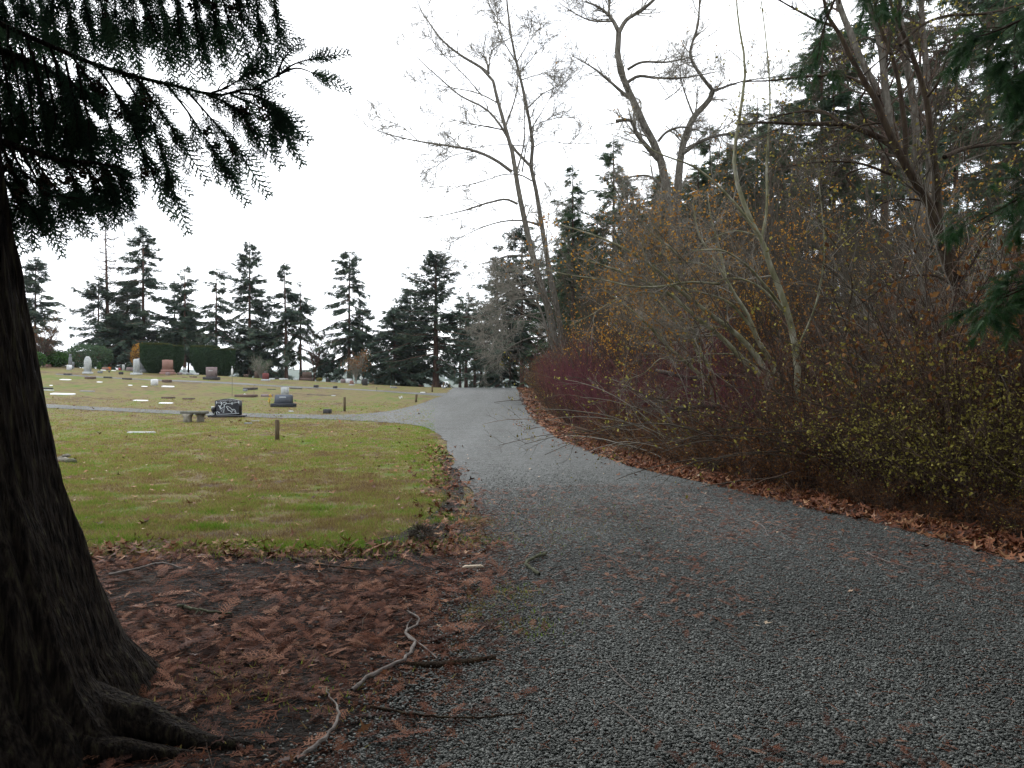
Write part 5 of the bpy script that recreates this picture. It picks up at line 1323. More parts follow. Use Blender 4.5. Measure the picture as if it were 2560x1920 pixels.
# left one of the pair
limbs_tree('bare_tree', 'taller grey bare tree of the pair, long bough reaching out over the road', 44,
    [([(1394, 985), (1378, 800), (1345, 690), (1321, 593), (1292, 452), (1280, 376), (1262, 315), (1244, 250), (1222, 184), (1204, 170)], .26, .085)],
    [([(1222, 184), (1204, 170), (1153, 139), (1103, 98), (1074, 58), (1052, 25), (1035, -20)], .10, .015), ([(1222, 184), (1218, 160), (1207, 134)], .09, .03), ([(1222, 180), (1229, 130), (1276, 94)], .05, .012),
     ([(1280, 430), (1240, 401), (1189, 378), (1124, 365), (1045, 353), (972, 336), (918, 316)], .11, .015), ([(1045, 353), (1019, 327), (940, 290)], .03, .01), ([(1189, 378), (1130, 390), (1090, 415), (1020, 450)], .03, .01),
     ([(1294, 510), (1269, 499), (1225, 506), (1168, 524), (1102, 539), (1052, 545)], .08, .012), ([(1292, 430), (1309, 362), (1311, 278), (1300, 180)], .06, .015), ([(1262, 325), (1207, 315), (1135, 300), (1075, 280)], .05, .01),
     (z2([(950, 710), (830, 650), (600, 600), (380, 560)]), .045, .01), (z2([(1010, 860), (1060, 720), (1090, 580), (1085, 470)]), .06, .02), (z2([(985, 900), (850, 870), (700, 930), (560, 1040)]), .035, .008),
     (z2([(1150, 1010), (960, 1000), (800, 1020), (640, 1030)]), .035, .01), ([(1330, 640), (1270, 640), (1200, 660), (1150, 650)], .06, .012), ([(1350, 700), (1290, 720), (1230, 760), (1180, 830)], .06, .01), ([(1372, 780), (1310, 790), (1250, 830), (1215, 900)], .05, .01), ([(1360, 740), (1300, 745), (1240, 790), (1200, 820)], .05, .01)],
    M['bark'], M['twig_pale'], twig=(14, 7, 4), tl=((.9, 2.6), (.4, 1.2), (.2, .6)), rmin=(.018, .014, .011))
limbs_tree('bare_tree', 'slimmer upright bare tree of the pair, running past the top', 45,
    [([(1412, 985), (1398, 800), (1378, 700), (1359, 593), (1339, 470), (1327, 416), (1332, 362), (1321, 289), (1303, 203), (1291, 156), (1276, 80), (1267, 0), (1260, -90)], .21, .04)],
    [([(1327, 416), (1283, 369), (1254, 318), (1218, 275), (1150, 239), (1099, 195), (1045, 145), (1000, 75)], .10, .012), ([(1204, 239), (1171, 199), (1139, 166), (1088, 112), (1066, 45)], .04, .01),
     ([(1348, 564), (1316, 553), (1262, 553), (1207, 568), (1153, 593), (1110, 618)], .07, .012), ([(1329, 452), (1305, 439), (1262, 436), (1225, 447), (1171, 463), (1090, 465)], .05, .01),
     ([(1321, 269), (1356, 235), (1406, 210), (1453, 175)], .045, .01), (z2([(1190, 880), (1270, 750), (1330, 640), (1360, 560)]), .04, .01), (z2([(1195, 1020), (1270, 980), (1450, 995), (1560, 990)]), .035, .01), (z2([(1120, 550), (1250, 510), (1450, 465)]), .035, .01),
     (z2([(1085, 430), (1160, 290), (1195, 80)]), .04, .01), (z2([(1110, 500), (1220, 350), (1255, 150)]), .035, .01), (z2([(1085, 440), (980, 260), (890, 20)]), .05, .012), (z2([(1040, 220), (960, 140), (870, -20)]), .03, .01),
     (z2([(1190, 880), (1290, 830), (1500, 810)]), .03, .01), (z2([(1210, 1200), (1300, 1290), (1380, 1420)]), .03, .01), (z2([(1120, 1190), (1160, 980), (1190, 900)]), .05, .02), ([(1390, 760), (1330, 720), (1270, 700), (1210, 690)], .05, .01)],
    M['bark'], M['twig_pale'], twig=(13, 7, 4), tl=((.9, 2.5), (.4, 1.2), (.2, .6)), rmin=(.018, .014, .011))
# twiggy arching small tree between the pair and the road
limbs_tree('arching_shrub_tree', 'grey twiggy small tree arching toward the road below the bare pair', 41,
    [([(1405, 1000), (1390, 900), (1360, 800), (1340, 745)], .12, .06)],
    [([(1340, 745), (1290, 750), (1230, 790), (1200, 830)], .05, .01), ([(1360, 800), (1300, 790), (1240, 830), (1205, 870)], .05, .01), ([(1350, 770), (1310, 730), (1250, 735), (1205, 770)], .05, .01), ([(1370, 840), (1310, 850), (1260, 880), (1220, 920)], .05, .01), ([(1340, 745), (1320, 700), (1280, 680), (1240, 690)], .04, .01), ([(1345, 750), (1360, 700), (1350, 650)], .04, .01)],
    M['bark'], M['twig_pale'], twig=(11, 8, 4), tl=((1.0, 2.4), (.5, 1.2), (.25, .6)), rmin=(.013, .010, .008), up=-.1)
# big forked bare tree
limbs_tree('forked_bare_tree', 'big crooked bare tree leaning and forking high above the orange leaves', 33,
    [([(1712, 1000), (1705, 860), (1697, 700), (1680, 560), (1663, 452), (1645, 380), (1616, 325), (1587, 260), (1565, 213), (1547, 163), (1544, 127), (1547, 80)], .29, .13), ([(1690, 640), (1692, 520), (1697, 440), (1705, 373), (1735, 292), (1778, 241), (1782, 226)], .22, .12)],
    [([(1547, 80), (1529, 47), (1497, 18), (1462, 4)], .11, .03), ([(1520, 40), (1523, 20), (1524, -20)], .06, .03), ([(1547, 82), (1565, 51), (1605, 25), (1634, 0), (1670, -40)], .11, .05), ([(1645, 398), (1616, 365), (1591, 333), (1580, 304), (1540, 302)], .13, .07),
     ([(1569, 174), (1594, 159), (1670, 155), (1740, 140)], .07, .02), ([(1569, 206), (1591, 192), (1641, 195), (1700, 195), (1790, 180)], .08, .02), ([(1573, 246), (1544, 221), (1515, 195), (1493, 177), (1432, 140)], .09, .015), ([(1529, 53), (1480, 52), (1440, 35), (1395, 5)], .05, .012),
     ([(1645, 354), (1663, 333), (1700, 318), (1760, 330)], .07, .02), ([(1782, 226), (1751, 187), (1727, 144), (1745, 60), (1750, -40)], .09, .03), ([(1782, 230), (1850, 205), (1960, 190)], .05, .015), ([(1705, 385), (1760, 350), (1830, 335), (1900, 350), (1945, 350)], .10, .03),
     ([(1660, 470), (1620, 440), (1590, 440), (1540, 455)], .08, .02), ([(1663, 250), (1700, 220), (1720, 160)], .03, .01), ([(1680, 560), (1640, 520), (1590, 520), (1560, 540)], .06, .015), ([(1735, 292), (1715, 240), (1700, 180), (1712, 120)], .05, .012)],
    M['bark'], M['twig_pale'], twig=(16, 7, 5), tl=((.8, 2.2), (.4, 1.0), (.2, .55)), rmin=(.011, .008, .006), leaf=M['leaf_orange'], nleaf=260, leafsz=.09)
# dark leaning multi stemmed tree at the right
limbs_tree('leaning_dark_tree', 'dark multi stemmed tree leaning toward the road beside green boughs', 13.5,
    [([(2440, 1040), (2425, 860), (2402, 740), (2376, 638), (2341, 564), (2318, 498), (2275, 435), (2252, 389), (2221, 330), (2201, 280), (2182, 233), (2139, 171), (2112, 105), (2073, 50), (2055, -20)], .135, .026), ([(2385, 700), (2362, 640), (2349, 564), (2341, 447), (2326, 330), (2314, 241), (2291, 167), (2260, 89), (2233, 27), (2215, -50)], .085, .03)],
    [([(2260, 404), (2264, 350), (2256, 272), (2244, 194), (2225, 128), (2201, 70), (2186, 0), (2175, -60)], .055, .025), ([(2252, 389), (2221, 358), (2167, 330), (2104, 311), (2019, 311), (1910, 307), (1845, 312)], .075, .010), ([(2104, 311), (2058, 280), (1995, 280), (1920, 297), (1880, 310)], .035, .008),
     (z3([(1280, 620), (1180, 540), (1060, 490), (850, 490), (560, 520), (370, 530), (215, 580)]), .035, .008), (z3([(1300, 790), (1160, 810), (1050, 890), (900, 990), (780, 1060)]), .02, .006), (z3([(1400, 1140), (1150, 1050), (940, 1040), (620, 1080)]), .03, .006),
     (z3([(1700, 1010), (1850, 950), (2000, 930), (2260, 915)]), .05, .02), (z3([(1420, 290), (1560, 160), (1720, 100), (1950, 90), (2250, 10)]), .03, .02), (z3([(1000, 170), (900, 140), (780, 80), (600, -20)]), .03, .012), (z3([(1590, 620), (1640, 560), (1700, 420), (1740, 250)]), .025, .008),
     (z3([(1650, 1300), (1760, 960), (1850, 800), (2000, 600)]), .02, .006), (z3([(1640, 1310), (1480, 1280), (1300, 1310), (1200, 1400), (1080, 1560)]), .02, .005), (z3([(1120, 1210), (1070, 1130), (1150, 1090), (1260, 1075)]), .03, .008), (z3([(1330, 380), (1350, 160), (1290, 20)]), .025, .01), (z3([(1200, 570), (1160, 640), (1250, 860), (1390, 1100)]), .02, .012),
     ([(2395, 720), (2340, 690), (2240, 700), (2150, 760), (2120, 775)], .035, .008), ([(2120, 775), (2130, 730), (2120, 660), (2080, 600), (2040, 540)], .022, .006), ([(2395, 720), (2440, 640), (2480, 560), (2560, 470)], .03, .01)],
    M['bark_dark'], M['twig'], twig=(11, 6, 4), tl=((.5, 1.6), (.25, .7), (.12, .35)), rmin=(.005, .0035, .0025), spread=.5, leaf=M['leaf_yellow'], nleaf=1600, leafsz=.07)
# pale trunks higher up at the back
limbs_tree('pale_multi_trunk_tree', 'cluster of pale straight trunks rising out of one base high behind the dark tree', 24,
    [([(2330, 1000), (2320, 700), (2300, 500), (2283, 253), (2260, 117), (2244, 0), (2236, -80)], .15, .10), ([(2312, 600), (2260, 420), (2190, 218), (2159, 163), (2128, 86), (2100, 19), (2085, -60)], .13, .09), ([(2310, 560), (2250, 380), (2217, 253), (2205, 136), (2194, 70), (2167, 0), (2150, -60)], .14, .10), ([(2316, 560), (2325, 330), (2318, 200), (2306, 60), (2300, -60)], .12, .08)],
    [([(2250, 420), (2190, 380), (2110, 400), (2040, 360)], .06, .015), ([(2280, 300), (2330, 240), (2400, 230)], .05, .015), ([(2318, 220), (2370, 150), (2450, 120)], .05, .012), ([(2300, 500), (2380, 420), (2470, 380)], .06, .015), ([(2195, 240), (2120, 220), (2060, 150)], .04, .012)],
    M['bark'], M['twig_brown'], twig=(14, 8, 5), tl=((.8, 2.2), (.4, 1.1), (.2, .5)), rmin=(.009, .007, .005))
# leaning greenish clump
limbs_tree('leaning_stem_clump', 'pale greenish leaning stems fanning out of one clump toward the road', 15.5,
    [(z4([(1720, 1400), (1700, 1250), (1550, 1110), (1380, 940), (1200, 800), (1050, 660), (940, 600), (760, 520), (600, 460), (400, 400)]), .075, .012), (z4([(1750, 1390), (1740, 1280), (1620, 1060), (1500, 930), (1300, 780), (1100, 620), (930, 470), (830, 400), (690, 320), (500, 240), (280, 170)]), .075, .012), (z4([(1790, 1380), (1760, 1180), (1640, 960), (1560, 770), (1480, 650), (1420, 540), (1330, 400), (1230, 220), (1195, 20)]), .07, .014)],
    [(z4([(1600, 880), (1430, 700), (1250, 640), (1060, 600), (900, 590), (740, 600)]), .035, .008), (z4([(1420, 530), (1390, 380), (1320, 120), (1300, -20)]), .03, .010), (z4([(1340, 480), (1250, 440), (1100, 430), (900, 450), (740, 470)]), .022, .006), (z4([(940, 600), (930, 500), (860, 380), (850, 200)]), .02, .006), (z4([(1250, 740), (1100, 560), (960, 250), (900, 120)]), .02, .006),
     (z4([(1130, 440), (1060, 350), (900, 220), (780, 60)]), .03, .008), (z4([(1380, 580), (1150, 570), (950, 600), (800, 600), (560, 550), (300, 510), (0, 430)]), .03, .006), (z4([(1100, 600), (870, 590), (700, 560)]), .02, .006), (z4([(1050, 660), (850, 640), (680, 680), (480, 800), (360, 860)]), .02, .005), (z4([(1500, 920), (1380, 880), (1280, 860), (1120, 900)]), .014, .005)],
    M['bark_green'], M['twig_pale'], twig=(12, 6, 4), tl=((.5, 1.5), (.25, .7), (.12, .35)), rmin=(.006, .004, .003), leaf=M['leaf_orange'], nleaf=1400, leafsz=.07, spread=.3)
limbs_tree('leaning_stem_clump', 'shorter greenish leaning stems standing left of the bigger clump', 16.5,
    [(z4([(1380, 1440), (1370, 1330), (1270, 1090), (1180, 960), (1080, 850), (980, 730), (900, 640)]), .06, .02), (z4([(1330, 1430), (1320, 1310), (1130, 1110), (1010, 1000), (900, 880), (780, 770), (680, 690), (560, 610)]), .055, .012)],
    [(z4([(1260, 1070), (1210, 930), (1130, 820), (1090, 815)]), .025, .010), (z4([(1240, 1120), (1200, 1000), (1040, 900), (900, 810), (830, 770)]), .025, .007), (z4([(1500, 1065), (1280, 1070), (1130, 1110), (960, 1100), (880, 1180), (690, 1260)]), .018, .005), (z4([(1280, 1290), (1100, 1300), (1000, 1380), (910, 1420)]), .016, .005), (z4([(1000, 1000), (960, 900), (830, 880)]), .015, .006), (z4([(1280, 1335), (1150, 1340), (1060, 1400), (1020, 1450)]), .014, .005)],
    M['bark_green'], M['twig_pale'], twig=(10, 6, 4), tl=((.4, 1.3), (.2, .6), (.12, .3)), rmin=(.006, .004, .003), leaf=M['leaf_orange'], nleaf=450, leafsz=.05)
limbs_tree('mossy_stem_tree', 'mossy upright stem forking into two thin pale poles', 14.5,
    [([(1998, 985), (1990, 880), (1969, 782), (1947, 717), (1922, 656), (1900, 590), (1879, 556), (1855, 494), (1836, 428), (1836, 389), (1852, 272), (1863, 175), (1844, 39), (1840, -30)], .075, .014)],
    [(z4([(1830, 770), (1700, 600), (1540, 430), (1400, 350), (1190, 350)]), .035, .012), (z4([(1840, 780), (1600, 570), (1480, 540), (1350, 560)]), .03, .010), ([(1903, 598), (1915, 540), (1917, 400), (1925, 250), (1915, 100), (1900, -20)], .03, .010), ([(1900, 590), (1820, 490), (1740, 420), (1640, 380), (1560, 330)], .035, .008), ([(1990, 880), (2040, 760), (2060, 640), (2050, 480), (2040, 380)], .025, .008), (z4([(1660, 250), (1480, 215), (1340, 260), (1230, 320)]), .02, .006)],
    M['bark_green'], M['twig_pale'], twig=(11, 6, 4), tl=((.5, 1.4), (.25, .7), (.12, .35)), rmin=(.006, .004, .003), leaf=M['leaf_orange'], nleaf=350, leafsz=.05)

def whips(label, px, py, d, n, m, Ls=(2.5, 4.5), lean=-.8, r=.016):
    g = W([(px, py)], d)[0]; loc = np.array([g[0], d, float(H(g[0], d))]); t = thing('arching_whip_shrub', label, 'shrub', loc)
    dr = unit(np.c_[rng.normal(lean, .55, n), rng.normal(-.1, .5, n), np.full(n, 1.0)]); p = loc + np.c_[rng.normal(0, .3, (n, 2)), np.full(n, -.05)]; P = [p]; L = rng.uniform(*Ls, n)[:, None]
    for k in range(11):
        dr = unit(dr + np.array([-.03, 0, -.075]) + rng.normal(0, .07, (n, 3))); p = p + dr * L / 11; P.append(p)
    P = np.stack(P, 1); Rr = np.full((n, 1), r) * np.linspace(1, .3, 12)[None]
    a = Acc().tubes(P, Rr, 5, rng.uniform(.3, 1, n)); p2, r2 = spawn(P, Rr, 7, .2, 1, (20, 55), (.4, 1.2), 6, up=.3, wig=.12, rmin=.004); a.tubes(p2, r2, 3, rng.uniform(.3, 1, len(p2)))
    p3, r3 = spawn(p2, r2, 4, .2, 1, (20, 50), (.15, .4), 4, up=.2, wig=.12, rmin=.003); a.tubes(p3, r3, 3, rng.uniform(.2, 1, len(p3)))
    a.build('stems', m, t)
    n2 = 260; i = rng.integers(0, len(p3), n2); Acc().inst(LEAF[0], LEAF[1], p3[i, rng.integers(1, 4, n2)], basis(rng.normal(size=(n2, 3)), sc=rng.uniform(.03, .075, n2)), rng.uniform(0, 1, n2)).build('leaves', M['leaf_yellow'], t)
whips('pale whippy shrub arching out between the red shrubs and greenish stems', 1740, 1060, 14.6, 13, M['twig_pale'], Ls=(2.2, 3.8), lean=-.45)
whips('dark whippy shrub crossing in front of the greenish stem clump', 1960, 1080, 12.6, 12, M['twig'], Ls=(3, 5))
whips('whippy shrub of long stems in front of the dark leaning tree', 2180, 1100, 11.0, 12, M['twig'], Ls=(2.5, 4.2), lean=-.5)
whips('pale brown whippy shrub at the end of the yellow leaved thicket', 2420, 1150, 9.6, 10, M['twig_brown'], Ls=(2, 3.4), lean=-.4, r=.011)
whips('reddish whippy shrub rising among the red shrubs', 1600, 1050, 18.0, 14, M['twig_brown'], Ls=(2.8, 4.5), lean=-.3)

whips('tall dark whippy shrub between leaning tree and green boughs', 2300, 1120, 10.2, 12, M['twig'], Ls=(2.6, 4.4), lean=-.2, r=.013)
whips('thin brown whippy shrub rising out of yellow leaved thicket', 2080, 1090, 11.8, 14, M['twig_brown'], Ls=(2.4, 4.6), lean=-.25, r=.012)
whips('upright dark whippy shrub left of the mossy upright stem', 1880, 1075, 13.4, 14, M['twig_brown'], Ls=(2.4, 4.6), lean=-.2, r=.012)
# ---------------------------------------------------------------- shrubs
def shrub_proto(name, hgt, nst, l2, l3, wood_m, leaf_m, nleaf, lsz, up=.5, lean=.5, r=.010, wig=.12, arch_=0.0):
    a = rng.uniform(0, 2 * np.pi, nst); b = np.stack([np.cos(a), np.sin(a)], -1) * rng.uniform(0, .35, (nst, 1))
    d = np.c_[b * lean * 2.2 + rng.normal(0, lean * .5, (nst, 2)), np.ones(nst)]
    p = np.c_[b, np.full(nst, -.05)]; L = rng.uniform(.55, 1.15, nst)[:, None] * hgt; P = [p]
    for k in range(7):
        d = unit(d + np.array([0, 0, up / 7 - arch_ * k / 7]) + rng.normal(0, wig, (nst, 3))); p = p + d * L / 7; P.append(p)
    P = np.stack(P, 1); Rr = np.full((nst, 1), r) * np.linspace(1, .35, 8)[None]
    A = Acc().tubes(P, Rr, 4, rng.uniform(0, 1, nst))
    p2, r2 = spawn(P, Rr, l2, .2, 1, (18, 50), (hgt * .16, hgt * .42), 5, up=up * .6 - arch_, wig=wig, rr=.6, rmin=.0035); A.tubes(p2, r2, 3, rng.uniform(0, 1, len(p2)))
    p3, r3 = spawn(p2, r2, l3, .15, 1, (20, 55), (hgt * .07, hgt * .2), 4, up=up * .3 - arch_, wig=wig, rr=.7, rmin=.0026); A.tubes(p3, r3, 3, rng.uniform(0, 1, len(p3)))
    lf = None
    if nleaf:
        i = rng.integers(0, len(p3), nleaf); k = rng.integers(0, 4, nleaf)
        lf = Acc().inst(LEAF[0], LEAF[1], p3[i, k] + rng.normal(0, .01, (nleaf, 3)), basis(rng.normal(size=(nleaf, 3)) + [0, 0, -.3], sc=rng.uniform(.55, 1.3, nleaf) * lsz), rng.uniform(0, 1, nleaf))
    return (name, A, lf, wood_m, leaf_m)
def shrub(proto, label, x, y, sc=1.0, group=None):
    loc = (x, y, float(H(x, y)))
    if not isinstance(proto, list): raise TypeError
    if len(proto) == 1:
        nm, A, lf, wm_, lm = proto[0]
        t = thing(nm, label, 'shrub', loc, group)
        A.build('stems', wm_, t, local=True)
        if lf: lf.build('leaves', lm, t, local=True)
        proto.append(t); o = t; o.scale = (sc, sc, sc) if np.ndim(sc) == 0 else sc
    else: o = dup(proto[1], loc, rng.uniform(0, 6.28), sc, label, group)
    return o
SD = [[shrub_proto('red_twig_shrub', 2.6, 40, 8, 4, M['twig_red'], None, 0, 0, up=.7, lean=.55, r=.011)] for _ in range(2)]
SB = [[shrub_proto('brown_twig_shrub', 2.4, 36, 8, 4, M['twig_brown'], M['leaf_brown'], 800, .065, up=.5, lean=.7, r=.010, wig=.16)] for _ in range(2)]
SR_ = [[shrub_proto('bramble_thicket', 1.5, 44, 7, 3, M['twig_brown'], M['leaf_brown'], 1300, .055, up=.4, lean=.9, r=.007, wig=.18, arch_=.35)] for _ in range(2)]
SY = [[shrub_proto('yellow_leaved_shrub', 2.1, 34, 8, 4, M['twig_brown'], M['leaf_yellow'], 1900, .045, up=.45, lean=.8, r=.008, wig=.16, arch_=.15)] for _ in range(2)]
SO = [[shrub_proto('orange_leaved_sapling', 6.0, 13, 9, 6, M['twig'], M['leaf_orange'], 1900, .085, up=.5, lean=.38, r=.022, wig=.10)] for _ in range(2)]
SG = [[shrub_proto('grey_twig_shrub', 3.4, 32, 9, 6, M['twig_pale'], M['leaf_yellow'], 350, .045, up=.4, lean=.7, r=.012, wig=.15, arch_=.1)] for _ in range(2)]
GR = {'d': 'red stemmed shrubs along the verge', 'b': 'brown twig shrubs of the verge', 'r': 'bramble thickets at the road edge', 'y': 'yellow leaved shrubs of the thicket', 'o': 'orange leaved saplings in the wood edge', 'g': 'grey twig shrubs behind the thicket'}
LBL = {'d': 'one of the purplish red leafless shrubs massed along the verge', 'b': 'one of the brown twiggy shrubs massed along the wooded verge', 'r': 'one of the low arching brown bramble thickets at the road edge', 'y': 'one of the shrubs with small yellow green leaves in the dark thicket', 'o': 'one of the tall saplings holding sparse orange leaves in the wood edge', 'g': 'one of the grey twiggy shrubs filling the wood behind the thicket'}
KIND = {'d': SD, 'b': SB, 'r': SR_, 'y': SY, 'o': SO, 'g': SG}
cnt = 0
def put(k, off, y, sc=1.0):
    global cnt
    cnt += 1; shrub(KIND[k][cnt % 2], LBL[k], float(road_right(y)) + off, y, sc * rng.uniform(.7, 1.3), GR[k])
for y in np.linspace(19, 33, 10): put('d', rng.uniform(1.1, 1.7), y, .9); put('d', rng.uniform(2.6, 4.2), y, 1.05)
for y in np.linspace(13, 19, 7): put('d', rng.uniform(1.4, 3.2), y, rng.uniform(.6, .85))
for y in np.linspace(18.5, 34, 8): put('b', rng.uniform(.9, 1.4), y, .6); put('b', rng.uniform(2, 3), y, .9)
for y in np.linspace(34, 62, 15): put('b', rng.uniform(1.2, 2.0), y, rng.uniform(.8, 1.1)); put('b', rng.uniform(3, 4.5), y, 1.3)
for y in np.linspace(36, 60, 6): put('d', rng.uniform(1.6, 2.4), y, .9)
for y in np.linspace(30, 60, 6): put('y', rng.uniform(2, 3), y, 1.1)
for y in np.linspace(11.5, 19, 11): put('b', rng.uniform(1.3, 2.0), y, .52); put('r', rng.uniform(2.2, 3.2), y, .8); put('r', rng.uniform(.9, 1.3), y, .65)
for y in np.linspace(15, 22, 8): put('b', rng.uniform(5.5, 8), y, 1.2)
for y in np.linspace(5.0, 11, 13): put('r', rng.uniform(.75, 1.1), y, rng.uniform(.3, .55)); put('y' if y < 10.2 else 'b', rng.uniform(1.1, 1.8), y, rng.uniform(.55, .95)); put('y' if int(y * 3) % 2 else 'b', rng.uniform(2.2, 3.2), y, rng.uniform(.8, 1.15)); put('b', rng.uniform(3.2, 4.4), y, rng.uniform(.8, 1.15))
for y in np.linspace(6, 16, 9): put('y' if y < 10 else 'b', rng.uniform(3.6, 5), y, 1.3); put('b', rng.uniform(5, 7), y, 1.4)
for y in np.linspace(8, 26, 15): put('g', rng.uniform(5, 11), y, rng.uniform(.9, 1.2))
for y in np.linspace(14, 34, 12): put('g', rng.uniform(10, 20), y, rng.uniform(1, 1.4)); put('b', rng.uniform(8, 18), y, 1.5)
for off, y, sc in [(3.0, 22, 1.0), (4.5, 24, 1.1), (2.6, 26, .95), (5.5, 21, 1.05), (4, 29, 1.05), (7, 25, 1.1), (3.5, 33, .9), (8.5, 22, 1.0), (6, 19, .9), (9.5, 18, .95), (3, 38, .9), (6, 32, 1.1), (4.5, 18.5, .85), (11, 21, 1.0)]: put('o', off, y, sc)

ST = [[shrub_proto('bare_sapling', 8.5, 9, 13, 9, M['twig'], M['leaf_orange'], 260, .07, up=.5, lean=.25, r=.032, wig=.09)] for _ in range(2)]
for px, d, sc in [(1480, 30, .95), (1540, 27, .85), (1600, 24, .8), (1660, 27, .95), (1720, 23, .85), (1790, 21, .95), (1850, 24, 1.1), (1930, 19, .9), (1990, 22, 1.0), (2060, 18, .8), (2130, 20, 1.0), (2200, 17, .8), (2280, 18, .9), (2480, 16, .8), (2150, 26, 1.1), (1900, 30, 1.4), (1760, 33, 1.35), (2030, 32, 1.1), (1640, 36, 1.2), (1560, 38, 1.1), (2400, 22, .7)]:
    cnt += 1; shrub(ST[cnt % 2], 'one of the tall thin bare saplings crowding the inside of the wood', (px - CX) / F * d, d, sc, 'bare saplings of the wood')

# fallen logs in the thicket
def log(label, pts, d, r0, r1, m):
    P = cat_res(W(pts, d), 14); loc = P.mean(0)
    rr = np.linspace(r0, r1, 14) * (1 + .12 * rng.normal(0, 1, 14))
    P[:, 2] += rng.normal(0, r0 * .1, 14)
    return tag(Acc().tubes(np.concatenate([P[:1], P, P[-1:]])[None], np.concatenate([[.01], rr, [.01]])[None], 10).build('fallen_log', m, loc=loc, smooth=True), label, 'log')
log('broken dark log end poking out above the verge of the thicket', [(1690, 1021), (1740, 1018), (1790, 1017, .4), (1900, 1014, 1.8)], 14.2, .04, .05, M['log'])
log('grey rotten log lying half hidden in the yellow leaved thicket', [(2150, 968, .6), (2190, 960, .5), (2235, 952, .7), (2330, 947, 1)], 11.6, .08, .10, M['log'])
log('dark log sagging over the bramble tangle below greenish stems', [(1640, 925, .4), (1720, 945), (1800, 940, .2), (1930, 955, .6)], 17.5, .05, .07, M['log'])
# ---------------------------------------------------------------- the big cedar at the left
CY, CXT = 3.21, -2.83
loc = np.array([CXT, CY, 0.0])
ced = thing('cedar_tree', 'huge fluted cedar trunk with dark drooping boughs framing the cemetery', 'tree', loc)
zs = np.concatenate([np.linspace(-.12, .6, 60), np.linspace(.61, 3.4, 130), np.linspace(3.5, 13, 40)])
NT = 420; th = np.linspace(0, 2 * np.pi, NT, endpoint=False)
rz_ = np.interp(zs, [-.12, 0, .28, .65, 1.11, 1.5, 2.03, 2.44, 3.4, 8, 13], [1.20, 1.08, .91, .795, .675, .595, .49, .415, .36, .28, .15])
cx = np.interp(zs, [0, 3, 13], [CXT, CXT, CXT - .4])
Z, T_ = np.meshgrid(zs, th, indexing='ij')
u = T_ / (2 * np.pi)
tw = .10 * Z + .02 * np.sin(3 * Z)
fl = np.abs(vnoise((u * 17 + tw) % 17, Z * .30 + 3, 21, 17)) * 1.0 + np.abs(vnoise((u * 46 + tw * 2.4) % 46, Z * .5, 22, 46)) * .5 + np.abs(vnoise((u * 120 + tw * 6) % 120, Z * 1.3, 23, 120)) * .28 + .10 * vnoise((u * 200 + tw * 9) % 200, Z * 6, 24, 200)
lobes = .05 * np.exp(-np.maximum(Z, 0) / .5) * np.cos(7 * (T_ + .16)) + .03 * np.exp(-np.maximum(Z, 0) / 2.5) * np.cos(9 * T_ + .7 + .4 * Z)
amp = .09 + .03 * np.exp(-np.maximum(Z, 0) / .6)
rad = rz_[:, None] * (1 + lobes) + amp * (fl - .5)
V = np.stack([cx[:, None] + rad * np.cos(T_), CY + rad * np.sin(T_), Z], -1)
i = np.arange(V.shape[0] * NT).reshape(-1, NT)
q = np.stack([i[:-1], np.roll(i[:-1], -1, 1), np.roll(i[1:], -1, 1), i[1:]], -1).reshape(-1, 4)
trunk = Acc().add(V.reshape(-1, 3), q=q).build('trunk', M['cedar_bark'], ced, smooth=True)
trunk['_w'] = [float(v) for v in loc]
for pts, r0, r1 in [([(-2.1, 3.22, .22), (-1.72, 3.2, .10), (-1.4, 3.15, .02), (-1.14, 3.12, .0)], .125, .025), ([(-2.0, 3.05, .14), (-1.75, 3.03, .05), (-1.45, 3.05, .01), (-1.25, 3.07, -.02)], .07, .02)]:
    P = cat_res(np.array(pts), 26); K = 26
    a = np.linspace(0, 2 * np.pi, 18, endpoint=False); rr = np.linspace(r0, r1, K)
    T = unit(np.gradient(P, axis=0)); U = unit(np.cross(T, [0, 0, 1.0])); Wd = np.cross(U, T)
    rr2 = rr[:, None] * (1 + .22 * vnoise(a[None] * 14 / 6.283 % 14 + 0 * rr[:, None], np.arange(K)[:, None] * .25 + 0 * a[None], 31, 14))
    V = P[:, None] + rr2[..., None] * (np.cos(a)[None, :, None] * U[:, None] + np.sin(a)[None, :, None] * Wd[:, None])
    V = np.concatenate([V, P[-1][None, None] + 0 * V[-1:]], 0)
    ii = np.arange((K + 1) * 18).reshape(K + 1, 18)
    q = np.stack([ii[:-1], np.roll(ii[:-1], -1, 1), np.roll(ii[1:], -1, 1), ii[1:]], -1).reshape(-1, 4)
    Acc().add(V.reshape(-1, 3), q=q).build('root', M['cedar_bark'], trunk, smooth=True)

